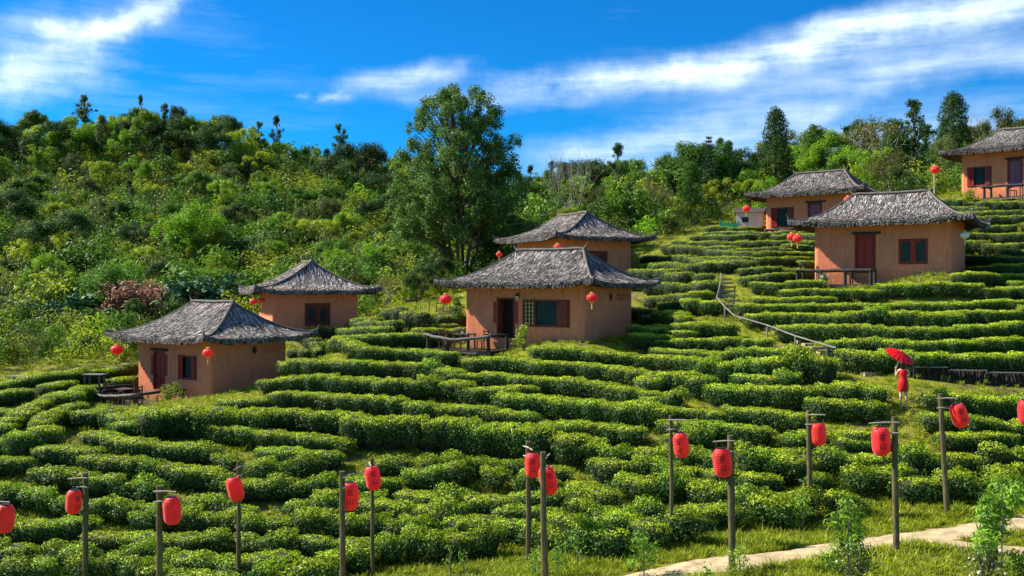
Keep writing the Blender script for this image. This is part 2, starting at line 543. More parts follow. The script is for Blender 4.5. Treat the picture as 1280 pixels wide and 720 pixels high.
MX, MY = np.meshgrid(gx, gy)
GZ = _raw(np.clip(MX, -115, 115), np.clip(MY, -10, 200))
GZ = np.clip(GZ, -12, 26)
for h in HS.values():                       # level pads under the cottages
    dx = MX - h['c'][0]; dy = MY - h['c'][1]
    lu = dx * h['u'][0] + dy * h['u'][1]; lb = dx * h['b'][0] + dy * h['b'][1]
    ex = np.maximum(np.abs(lu) - h['W'] / 2 - .4, 0)
    ey = np.maximum(np.maximum(lb - h['D'] / 2 - .4, -lb - h['D'] / 2 - 1.2), 0)
    w = smooth01(np.hypot(ex, ey) / 3.0)
    GZ = h['z'] * (1 - w) + GZ * w
for d_ in DECKS.values():                     # the slope falls away under the terraces
    h = d_['h']; dx = MX - d_['c'][0]; dy = MY - d_['c'][1]
    ex = np.maximum(np.abs(dx * h['u'][0] + dy * h['u'][1]) - d_['hu'], 0); ey = np.maximum(np.abs(dx * h['b'][0] + dy * h['b'][1]) - d_['hb'] + .3, 0)
    w = smooth01(np.hypot(ex, ey) / 2.2)
    low_ = np.minimum(GZ, h['z'] - .78)
    GZ = low_ * (1 - w) + GZ * w
rr = np.random.default_rng(3)
# small unevenness
_n1 = rr.normal(size=(len(gy) // 3 + 2, len(gx) // 3 + 2)) * .06
GZ = GZ + np.kron(_n1, np.ones((3, 3)))[:len(gy), :len(gx)] * .6
GZ[1:-1, 1:-1] = (GZ[1:-1, 1:-1] * 2 + GZ[:-2, 1:-1] + GZ[2:, 1:-1] + GZ[1:-1, :-2] + GZ[1:-1, 2:]) / 6


def terr(x, y):
    x = np.asarray(x, float); y = np.asarray(y, float)
    fx = np.clip((x - GX0) / GS, 0, len(gx) - 1.001); fy = np.clip((y - GY0) / GS, 0, len(gy) - 1.001)
    i = fx.astype(int); j = fy.astype(int); a = fx - i; b = fy - j
    return (GZ[j, i] * (1 - a) * (1 - b) + GZ[j, i + 1] * a * (1 - b) + GZ[j + 1, i] * (1 - a) * b + GZ[j + 1, i + 1] * a * b)


def T(x, y): return float(terr(x, y))


_YS = np.arange(14, 190, .1)


def hit(px, py, h=0., ymin=14.):
    """the point where the ray through a photo pixel meets the ground raised by h"""
    u = (px - 640) / F; s = (360 - py) / F
    ys = _YS[_YS >= ymin]
    d = s * ys - (terr(u * ys, ys) + h)
    k = np.argmax(d < 0) if (d < 0).any() else len(ys) - 1
    Y = ys[k]
    return np.array([u * Y, Y, T(u * Y, Y)])


def at(px, py, Y): return Vector(((px - 640) / F * Y, Y, (360 - py) / F * Y))


def build_ground():
    nx, ny = len(gx), len(gy)
    far = 1200.
    X = np.r_[-far, -400, gx, 400, far]; Yv = np.r_[-far, -200, gy, 500, far + 600]
    Z = np.pad(GZ, 2, mode='edge')
    XX, YY = np.meshgrid(X, Yv)
    Z = Z.copy(); Z[-1, :] -= 30; Z[:, 0] -= 5; Z[:, -1] -= 5
    V = np.c_[XX.ravel(), YY.ravel(), Z.ravel()]
    w = len(X); hh = len(Yv)
    idx = np.arange(w * hh).reshape(hh, w)
    q = np.stack([idx[:-1, :-1], idx[:-1, 1:], idx[1:, 1:], idx[1:, :-1]], -1).reshape(-1, 4)
    me = bpy.data.meshes.new('ground')
    me.from_pydata(V.tolist(), [], q.tolist())
    me.polygons.foreach_set('use_smooth', [True] * len(me.polygons))
    me.materials.append(M_GROUND)
    o = link('ground', me)
    tag(o, 'grassy tea hillside ground with bare earth patches', kind='structure')


build_ground()

# the pale walking path along the foot of the slope: (px, py, half width in m)
PATH = [(1330, 652), (1280, 658), (1230, 663), (1180, 668), (1130, 674), (1080, 681), (1030, 689), (980, 697), (930, 704), (880, 711), (830, 718), (780, 728), (700, 745), (600, 765), (480, 785), (300, 800), (100, 815), (-60, 830)]


def ribbon(name, poly, half, material, lift, label, parent=None, ragged=.19):
    P = [hit(a, b) for a, b in poly]
    P = np.array(P)[:, :2]
    # resample
    d = np.r_[0, np.cumsum(np.linalg.norm(np.diff(P, axis=0), axis=1))]
    s = np.arange(0, d[-1], .35)
    Q = np.c_[np.interp(s, d, P[:, 0]), np.interp(s, d, P[:, 1])]
    Q[2:-2] = (Q[:-4] + Q[1:-3] + Q[2:-2] + Q[3:-1] + Q[4:]) / 5
    tn = np.gradient(Q, axis=0); tn /= np.linalg.norm(tn, axis=1, keepdims=True)
    nn = np.c_[-tn[:, 1], tn[:, 0]]
    V = []; cols = 7
    rg = np.random.default_rng(5)
    j1 = np.convolve(rg.normal(size=len(Q) + 4), np.ones(5) / 5, 'valid') * ragged * 2
    j2 = np.convolve(rg.normal(size=len(Q) + 4), np.ones(5) / 5, 'valid') * ragged * 2
    for k in range(cols):
        t = k / (cols - 1) * 2 - 1
        off = t * half + np.where(t > 0, j1, j2) * abs(t)
        p = Q + nn * off[:, None]
        V.append(np.c_[p, terr(p[:, 0], p[:, 1]) + lift - (abs(t) == 1) * (lift + .03)])
    V = np.stack(V, 1).reshape(-1, 3)
    f = [(i * cols + k, i * cols + k + 1, (i + 1) * cols + k + 1, (i + 1) * cols + k) for i in range(len(Q) - 1) for k in range(cols - 1)]
    mb = MB().add(V, f)
    o = mb.build(name, material, parent, smooth=True)
    tag(o, label, kind='structure')
    return Q


PATHQ = ribbon('path', PATH, .80, M_PATH, .035, 'pale sandy walking path along the foot of the tea slope')
BRANCHQ = ribbon('side_path', [(1160, 676), (1200, 683), (1250, 689), (1300, 693), (1350, 697)], .36, M_PATH, .045, 'narrow pale side path branching to the right of the main path')

# flight of earth steps beside the pipe rail
STAIR = [(905, 352), (912, 368), (916, 385), (935, 400), (968, 413), (1005, 428), (1040, 444), (1062, 458), (1090, 468), (1118, 482)]
STAIRP = np.array([hit(a, b)[:2] for a, b in STAIR])


def dist_poly(p, Q):
    a = Q[:-1]; b = Q[1:]; ab = b - a
    t = np.clip(((p - a) * ab).sum(1) / ((ab ** 2).sum(1) + 1e-9), 0, 1)
    return np.min(np.linalg.norm(a + ab * t[:, None] - p, axis=1))


def in_house(x, y, pad=1.0, front=1.0):
    for k, h in HS.items():
        dx, dy = x - h['c'][0], y - h['c'][1]
        lu = dx * h['u'][0] + dy * h['u'][1]; lb = dx * h['b'][0] + dy * h['b'][1]
        if abs(lu) < h['W'] / 2 + pad and -h['D'] / 2 - front < lb < h['D'] / 2 + pad: return k
    return None


def in_deck(x, y, pad=.5):
    for k, d in DECKS.items():
        dx, dy = x - d['c'][0], y - d['c'][1]; h = d['h']
        if abs(dx * h['u'][0] + dy * h['u'][1]) < d['hu'] + pad and abs(dx * h['b'][0] + dy * h['b'][1]) < d['hb'] + pad: return k
    return None

# ------------------------------------------------------------------ tea bushes
def tea_bush_mesh(i, leaves=2900, loose=False):
    rg = np.random.default_rng(100 + i)
    n = leaves
    # rounded clipped cushion: 1.25 long (x), 1.0 wide (y), 1.0 high (z)
    d = rand_dirs(n * 2, rg); d[:, 2] = np.abs(d[:, 2]) * np.where(rg.random(n * 2) < .25, -.6, 1)
    e = 2.3 if loose else 3.2
    k = (np.abs(d[:, 0] / .66) ** 2.4 + np.abs(d[:, 1] / .50) ** e + np.abs(d[:, 2] / .50) ** (e + (0 if loose else 1.2)))
    r = k ** (-1 / e)
    P = d * r[:, None]
    ph = rg.uniform(0, 6, 6)
    bump = 1 + .07 * np.sin(P[:, 0] * 7 + ph[0]) * np.sin(P[:, 1] * 8 + ph[1]) + .06 * np.sin(P[:, 0] * 13 + ph[2]) * np.cos(P[:, 2] * 15 + ph[3]) + .05 * np.sin(P[:, 1] * 17 + ph[4] + P[:, 0] * 9)
    if loose:
        bump = bump + .16 * np.sin(P[:, 0] * 5 + ph[2]) * np.sin(P[:, 1] * 6 + ph[5]) + .12 * np.sin(P[:, 2] * 11 + ph[1] + P[:, 0] * 6) - .05
    P = P * (bump * rg.uniform(.70 if loose else .84, 1.12 if loose else 1.06, n * 2))[:, None]
    P[:, 2] += .5
    P = P[P[:, 2] > .04][:n]
    nrm = P - np.array([0, 0, .45]); nrm /= np.linalg.norm(nrm, axis=1, keepdims=True)
    m = len(P)
    hgt = P[:, 2]
    Nn = nrm + rg.normal(size=(m, 3)) * .62
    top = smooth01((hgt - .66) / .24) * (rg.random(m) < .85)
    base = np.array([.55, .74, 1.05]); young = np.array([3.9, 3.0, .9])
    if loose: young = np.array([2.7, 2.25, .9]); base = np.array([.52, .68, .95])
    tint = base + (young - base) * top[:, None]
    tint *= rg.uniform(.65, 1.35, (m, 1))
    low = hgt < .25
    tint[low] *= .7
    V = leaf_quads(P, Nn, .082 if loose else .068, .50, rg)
    core = MB()
    prof = [(.14, .04), (.22, .30), (.30, .55), (.24, .72), (.1, .78)] if loose else [(.30, .06), (.40, .30), (.43, .62), (.37, .80), (.18, .90)]
    v = []; f = []; S = 8
    for rr_, z in prof:
        for q in range(S):
            t = 2 * math.pi * q / S
            v.append((math.copysign(abs(math.cos(t)) ** .6, math.cos(t)) * rr_ * 1.3, math.copysign(abs(math.sin(t)) ** .6, math.sin(t)) * rr_, z))
    for a in range(len(prof) - 1):
        for q in range(S):
            f.append((a * S + q, a * S + (q + 1) % S, (a + 1) * S + (q + 1) % S, (a + 1) * S + q))
    f.append(tuple(range((len(prof) - 1) * S, len(prof) * S)))
    core.add(v, f)
    return quads_mesh('tea_bush', V, tint, [M_TEA, M_TEACORE], core)


TEA = [tea_bush_mesh(i) for i in range(9)]
TEA_LOOSE = [tea_bush_mesh(40 + i, 2300, True) for i in range(7)]
TEA_LOW = [tea_bush_mesh(20 + i, 1100) for i in range(4)]

# rows traced from the photograph: crest polylines, height, width
D_ = .85
ROWS = [
    ([(0, 475), (40, 466), (100, 461), (170, 450)], .9, 1.1), ([(150, 470), (178, 463)], 1., 1.1), ([(60, 478), (92, 471)], .8, 1.),
    ([(-15, 490), (20, 482), (42, 480)], .9, 1.1), ([(6, 524), (35, 505), (60, 493), (82, 484)], 1., 1.15), ([(92, 488), (115, 481), (132, 474)], .9, 1.1),
    ([(52, 519), (80, 503), (108, 496)], 1.1, 1.2), ([(30, 532), (55, 528), (76, 525)], 1.4, 1.3), ([(-12, 508), (16, 506)], .8, 1.),
    ([(-12, 568), (22, 567)], .9, 1.), ([(-12, 549), (12, 548)], .7, .9), ([(66, 554), (95, 552), (118, 557)], .95, 1.1),
    ([(162, 523), (186, 520)], .9, 1.1), ([(122, 534), (150, 541), (185, 547), (220, 547), (264, 553)], .95, 1.05),
    ([(192, 507), (225, 502), (262, 504), (330, 506)], 1.45, 1.6), ([(112, 508), (135, 507), (158, 516)], .95, 1.1),
    ([(265, 526), (290, 529), (318, 532)], .9, 1.), ([(122, 564), (160, 567), (200, 575), (240, 580), (287, 586)], .95, 1.),
    ([(32, 581), (75, 583), (125, 589), (175, 600), (205, 606)], .9, 1.), ([(-10, 600), (25, 604), (62, 611), (84, 614)], .95, 1.),
    ([(387, 405), (417, 404)], .9, 1.1), ([(422, 400), (456, 399)], .9, 1.1), ([(457, 393), (472, 393)], 1., 1.1), ([(468, 398), (500, 399)], .9, 1.2),
    ([(489, 380), (508, 381)], 1.3, 1.2), ([(513, 385), (527, 386)], 1.3, 1.), ([(386, 416), (430, 418), (480, 416), (520, 413), (540, 416)], .9, 1.1),
    ([(432, 408), (482, 407)], .85, 1.2), ([(395, 427), (450, 431), (500, 431), (540, 434), (566, 437)], .9, 1.1), ([(395, 448), (420, 447), (446, 450)], .9, 1.1),
    ([(450, 447), (500, 447), (540, 451), (572, 459)], 1., 1.1), ([(370, 465), (400, 464), (440, 467), (500, 470), (560, 471), (591, 474)], 1.05, 1.1),
    ([(578, 462), (610, 462), (640, 463)], .9, 1.), ([(358, 486), (400, 485), (440, 490), (480, 492), (520, 498), (555, 503)], .95, 1.05),
    ([(561, 503), (600, 505), (640, 508)], .9, 1.), ([(332, 505), (380, 507), (436, 511)], 1.15, 1.2),
    ([(446, 514), (480, 514), (520, 515), (570, 518), (640, 525), (690, 531), (740, 536)], 1.5, 1.35), ([(320, 533), (370, 538), (430, 543)], .9, 1.),
    ([(592, 482), (640, 481), (660, 479)], .85, 1.), ([(597, 443), (641, 442)], .95, 1.1),
    ([(682, 431), (730, 433), (790, 438), (850, 442), (890, 445)], .95, 1.1), ([(644, 445), (670, 447)], .9, 1.), ([(674, 448), (735, 449)], .85, 1.),
    ([(740, 451), (780, 455), (815, 460)], .9, 1.), ([(655, 467), (700, 467), (750, 471), (785, 480)], 1., 1.1), ([(790, 482), (812, 484)], .8, 1.),
    ([(818, 464), (850, 459), (878, 466)], 1.1, 1.3), ([(818, 490), (858, 489)], .85, 1.), ([(640, 485), (700, 490), (760, 497), (800, 498), (840, 503)], 1.15, 1.2),
    ([(640, 511), (682, 514)], .85, 1.), ([(692, 523), (740, 524), (800, 528)], .95, 1.1), ([(690, 545), (760, 546)], .85, 1.),
    ([(835, 421), (880, 420), (930, 418), (960, 420)], .8, 1.), ([(828, 433), (880, 435), (930, 438)], .8, 1.), ([(935, 430), (1012, 431)], .8, 1.),
    ([(885, 446), (930, 444), (985, 442), (1036, 441)], 1.3, 1.2), ([(845, 504), (915, 511)], .8, 1.), ([(845, 522), (900, 526), (960, 531)], .85, 1.),
    ([(855, 399), (881, 400)], 1., 1.4), ([(888, 399), (916, 401)], 1., 1.3), ([(795, 380), (822, 382)], .95, 1.3), ([(830, 386), (852, 388)], 1., 1.3),
    ([(933, 377), (965, 376)], .85, 1.), ([(968, 377), (1020, 377), (1080, 376), (1140, 375), (1200, 375), (1290, 371)], .8, 1.),
    ([(948, 388), (1000, 387), (1048, 389)], .95, 1.1), ([(1055, 387), (1120, 386), (1190, 388)], .95, 1.), ([(1197, 385), (1290, 384)], .85, 1.),
    ([(987, 404), (1050, 403), (1110, 403), (1163, 405)], .95, 1.1), ([(1172, 406), (1220, 403), (1290, 399)], .9, 1.),
    ([(1050, 420), (1100, 418), (1155, 422)], 1., 1.1), ([(1172, 423), (1230, 420), (1290, 416)], .9, 1.),
    ([(1096, 435), (1150, 436), (1200, 437), (1290, 436)], 1.05, 1.2), ([(1068, 433), (1090, 434)], 1.1, 1.), ([(935, 463), (1000, 466)], .9, 1.),
    ([(905, 478), (960, 480), (1028, 480)], 1., 1.1), ([(1040, 473), (1080, 476), (1104, 479)], 1., 1.1), ([(1146, 483), (1180, 487), (1230, 492), (1290, 493)], 1., 1.1),
    ([(1030, 496), (1090, 498)], .9, 1.), ([(920, 505), (960, 508), (1000, 512)], .9, 1.), ([(1148, 511), (1178, 513)], .85, 1.),
    ([(1112, 353), (1160, 352), (1214, 353)], .8, 1.), ([(362, 448), (392, 447)], .9, 1.), ([(342, 470), (370, 467)], .9, 1.), ([(372, 432), (394, 431)], .9, 1.), ([(290, 497), (330, 494), (360, 489)], .75, 1.), ([(690, 578), (730, 579)], .8, 1.), ([(340, 556), (430, 562)], .9, 1.), ([(240, 552), (320, 558)], .0, 0.),
]
ROWS = [r for r in ROWS if r[1] > 0]
GEN = []


def gen_band(y0s, xa, xb, amp, hh, ww, seed, seglen=(70, 190), ymax=None, ok=None, cut=(14, 30)):
    rg = random.Random(seed)
    for k, y0 in enumerate(y0s):
        x = xa + rg.uniform(-10, 10); p1, p2 = rg.uniform(0, 6), rg.uniform(0, 6)
        while x < xb:
            L = rg.uniform(*seglen); xe = min(x + L, xb + 15); jy = rg.uniform(-2.5, 2.5)
            poly = []
            m = max(2, int((xe - x) / 22) + 1)
            for i in range(m):
                q = x + (xe - x) * i / (m - 1)
                yy = y0 + jy + amp * math.sin(q / 95. + p1) + amp * .5 * math.sin(q / 38. + p2) + (rg.uniform(-1, 1))
                poly.append((q, yy))
            poly = [p for p in poly if (ymax is None or p[1] < ymax(p[0])) and (ok is None or ok(*p))]
            if len(poly) >= 2: GEN.append((poly, hh * rg.uniform(.88, 1.12), ww * rg.uniform(.9, 1.1)))
            x = xe + rg.uniform(*cut)


low_edge = lambda x: float(np.interp(x, [0, 470, 560, 690, 800, 900, 1000, 1060, 1150, 1280, 1400], [760, 700, 672, 662, 655, 640, 622, 612, 606, 600, 600]))
gen_band([622, 642, 662, 684, 706], -15, 300, 5, .85, .95, 1)
gen_band([572, 590, 608, 626, 645, 664, 684, 703], 296, 690, 5, .95, .95, 2, ymax=low_edge)
gen_band([560, 576, 592, 608, 624, 640, 656], 700, 1295, 5, 1.0, .98, 3, seglen=(45, 130), ymax=low_edge, cut=(8, 24))
gen_band([541, 553], 855, 1010, 3, .8, .95, 4, seglen=(40, 80))
gen_band([522, 541], 1185, 1295, 3, .85, 1., 5, seglen=(50, 90))
gen_band([535, 547], 1010, 1180, 3, .75, .9, 6, seglen=(30, 60), cut=(12, 30))
gen_band([573], 200, 296, 2, .8, .95, 7, seglen=(40, 80))


def okl(x, y):
    return x > np.interp(y, [280, 290, 300, 310, 320, 345, 372, 400], [895, 860, 842, 822, 800, 790, 800, 806])


gen_band([282, 287, 292, 298, 304, 310, 316, 322], 800, 1030, 1.6, .75, 1.0, 8, seglen=(26, 80), ok=okl, cut=(3, 9))
gen_band([330, 338, 346, 355, 364, 373], 780, 898, 2.5, .95, 1.3, 9, seglen=(14, 26), ok=okl, cut=(2, 5))
gen_band([330, 339, 348, 358, 367], 918, 1015, 1.6, .8, 1., 10, seglen=(40, 90), cut=(3, 9))
gen_band([357.5, 366.5], 1012, 1290, 1.5, .8, 1., 11, seglen=(90, 200), cut=(3, 9))
gen_band([251, 256, 263, 271, 279, 288, 297, 307, 317, 328, 339, 350], 1186, 1292, 1.5, .78, 1., 12, seglen=(30, 80), cut=(3, 9), ok=lambda x, y: not (x < 1240 and y > 345))
gen_band([392, 401, 410], 806, 846, 1.5, .9, 1.2, 13, seglen=(16, 28), cut=(2, 6))
gen_band([392, 401, 409], 558 - 20, 566, 1.5, .8, 1.0, 14, seglen=(16, 24), cut=(2, 5))

ORD = ['first', 'second', 'third', 'fourth', 'fifth', 'sixth', 'seventh', 'eighth', 'ninth', 'tenth', 'eleventh', 'twelfth', 'thirteenth', 'fourteenth', 'fifteenth',
       'sixteenth', 'seventeenth', 'eighteenth', 'nineteenth', 'twentieth', 'twenty-first', 'twenty-second', 'twenty-third', 'twenty-fourth', 'twenty-fifth', 'twenty-sixth', 'twenty-seventh', 'twenty-eighth', 'twenty-ninth', 'thirtieth']


def zone(x, y):
    if y < 376 and x > 1180: return 'right of the red door cottage' if y > 300 else 'below the top right cottage'
    if y < 328 and x < 1180: return 'on the bank left of the upper right cottage' if x > 910 else 'at the left top of the tea bank'
    if y < 376 and x < 905: return 'just left of the earth steps' if x > 845 else 'right of the middle cottage roof'
    if y < 376: return 'left of the red door cottage' if x < 1020 else 'along the red door cottage wall'
    if x < 150 and y < 545: return 'left of the lowest cottage'
    if y < 600:
        if x < 345: return 'below the lowest left cottage'
        if x < 460 and y < 520: return 'between lowest and middle cottages'
        if x < 560: return 'left below the middle cottage'
        if x < 720: return 'below the middle cottage window'
        if x < 850: return 'right below the middle cottage'
        if x < 1045 and y < 450: return 'below the grey pipe rail'
        if y < 450: return 'below the red door cottage'
        if x > 1000: return 'around the woman with the red parasol' if y < 520 else 'downhill of the woman with parasol'
        return 'left of the woman with parasol'
    if x < 130: return 'behind the leftmost two lanterns'
    if x < 290: return 'behind the lantern pole second from left'
    if x < 420: return 'right of the third lantern pole'
    if x < 560: return 'behind the thick and slim poles'
    if x < 690: return 'behind the close centre pole pair'
    if x < 820: return 'right of the close centre pole pair'
    if x < 930: return 'around the dark pole by the path'
    if x < 1060: return 'behind the pale-faced lantern pole'
    return 'above the grass at lower right'


def build_rows():
    rg = random.Random(5)
    allrows = [(p, h, w, True) for p, h, w in ROWS] + [(p, h, w, False) for p, h, w in GEN]
    recs = []
    placed = []
    for poly, h, w, traced in allrows:
        Q = np.array([hit(a, b, h * .95) for a, b in poly])[:, :2]
        d = np.r_[0, np.cumsum(np.linalg.norm(np.diff(Q, axis=0), axis=1))]
        L = d[-1]
        if L > 60 or L < .2: continue
        step = .74
        s = np.arange(0, L + .01, step) if L > step else np.array([0, L])
        X = np.interp(s, d, Q[:, 0]); Y = np.interp(s, d, Q[:, 1])
        if len(X) > 4:
            X[1:-1] = (X[:-2] + 2 * X[1:-1] + X[2:]) / 4; Y[1:-1] = (Y[:-2] + 2 * Y[1:-1] + Y[2:]) / 4
        tx = np.gradient(X); ty = np.gradient(Y)
        bushes = []
        for i in range(len(X)):
            x, y = X[i], Y[i]
            if in_house(x, y, .62, .58) or in_deck(x, y, .35): continue
            if 1098 < 640 + F * x / y < 1152 and 31.4 < y < 35.7: continue          # the grassy spot where the woman stands
            if min(dist_poly(np.array([x, y]), PATHQ), 9) < 1.15: continue
            if not traced:
                if dist_poly(np.array([x, y]), STAIRP) < 1.0: continue
                if placed:
                    pa = np.array(placed)
                    if np.min(np.abs(pa[:, 0] - x) * .75 + np.abs(pa[:, 1] - y)) < (.80 if y < 52 else .62): continue
            a = math.atan2(ty[i], tx[i])
            bushes.append((x, y, a))
        if not bushes: continue
        if traced or True: placed += [(b[0], b[1]) for b in bushes]
        mx = sum(p[0] for p in poly) / len(poly); my = sum(p[1] for p in poly) / len(poly)
        bushes = [b for b in bushes if not (rg.random() < .05 and b[1] < 36)] or bushes
        recs.append([mx, my, bushes, h, w, poly])
    byz = {}
    for r in recs: byz.setdefault(zone(r[0], r[1]), []).append(r)
    for z, rs in byz.items():
        rs.sort(key=lambda r: r[1])
        for i, r in enumerate(rs):
            mx, my, bushes, h, w, poly = r
            nb = len(bushes)
            size = 'single rounded tea bush' if nb == 1 else 'short tea hedge' if nb < 5 else 'long clipped tea hedge' if nb > 14 else 'clipped tea hedge'
            if h > 1.25: size = 'tall ' + size
            o_ = ORD[i] if i < len(ORD) else ORD[-1]
            side = ''
            lab = '%s, %s row down, %s' % (size, o_, z)
            cx, cy = bushes[0][0], bushes[0][1]
            cz = T(cx, cy)
            t = thing('tea_hedge', lab, 'hedge', (cx, cy, cz), 0, 'tea hedges in rows on the slope')
            for (x, y, a) in bushes:
                far = y > 52
                pyb = 360 - F * T(x, y) / y; lz = .65 if pyb > 590 else (.25 if pyb > 560 or (x > 6 and pyb > 470) else .04)
                loose = not far and rg.random() < lz
                
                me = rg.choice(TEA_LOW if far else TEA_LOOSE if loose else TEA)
                b = bpy.data.objects.new('tea_bush', me); COL.objects.link(b); b.parent = t
                k = rg.uniform(.92, 1.1)
                sx = rg.uniform(.92, 1.12) * (1.15 if nb == 1 else 1)
                b.location = (x - cx + rg.uniform(-.05, .05), y - cy + rg.uniform(-.09, .09), T(x, y) - cz - .05)
                b.rotation_euler = (rg.uniform(-.06, .06), rg.uniform(-.07, .07), a + rg.choice((0, math.pi)) + rg.uniform(-.2, .2))
                b.scale = (sx, .88 * w * k * (rg.uniform(.85, 1.1) if loose else 1), h * (rg.uniform(.78, 1.3) if loose else rg.uniform(.90, 1.04)) * .94)
    return placed


TEAP = np.array(build_rows())
print('tea bushes', len(TEAP))

# ------------------------------------------------------------------ tree builders
def leaf_cloud(blobs, n, size, rg, aspect=.5, shell=.55, tints=((.7, .8, .8), (1.2, 1.15, .9)), droop=0., flat=1.):
    """blobs: list of (centre, radius). returns quads and tints"""
    C = np.array([b[0] for b in blobs], float); Rr = np.array([b[1] for b in blobs], float)
    pr = Rr ** 2 / (Rr ** 2).sum()
    k = rg.choice(len(blobs), n, p=pr)
    d = rand_dirs(n, rg)
    rad = Rr[k] * (shell + (1 - shell) * rg.random(n) ** .6) * rg.uniform(.8, 1.12, n)
    P = C[k] + d * rad[:, None] * np.array([1, 1, flat])
    Nn = d * .8 + np.array([0, 0, .35]) + rg.normal(size=(n, 3)) * .55
    bt = rg.uniform(.8, 1.2, len(blobs))[k]
    mixv = rg.random(n)[:, None]
    t = np.array(tints[0]) * (1 - mixv) + np.array(tints[1]) * mixv
    return leaf_quads(P, Nn, size, aspect, rg, droop), t * bt[:, None]


def grow(rg, base, d, L, r, depth, spread, tubes, ends, up=.25, kids=(2, 4), shrink=.68, seg=3, wob=.18):
    """recursive limbs"""
    p = Vector(base); d = Vector(d).normalized(); path = [p.copy()]; rad = [r]
    for i in range(seg):
        d = (d + Vector(rg.normal(size=3)) * wob + Vector((0, 0, up * .3))).normalized()
        p = p + d * (L / seg); path.append(p.copy()); rad.append(r * (1 - .45 * (i + 1) / seg))
    tubes.append((path, rad))
    if depth == 0:
        ends.append(p.copy()); return
    nk = rg.integers(kids[0], kids[1] + 1)
    a0 = rg.uniform(0, 6.28)
    for i in range(nk):
        a = a0 + i * 6.283 / nk + rg.normal() * .3
        o = d.orthogonal().normalized(); o = Quaternion(d, a) @ o
        nd = (d * (1 - spread) + o * spread * rg.uniform(.7, 1.3) + Vector((0, 0, up))).normalized()
        grow(rg, p, nd, L * shrink * rg.uniform(.8, 1.15), r * .55, depth - 1, spread, tubes, ends, up, kids, shrink, seg, wob)
    if depth >= 2: ends.append(p.copy())


def tubes_mesh(tubes, sides=5):
    mb = MB()
    for path, rad in tubes: mb.tube(path, rad, sides if rad[0] > .03 else 3, cap=False)
    return mb


KIND = {}


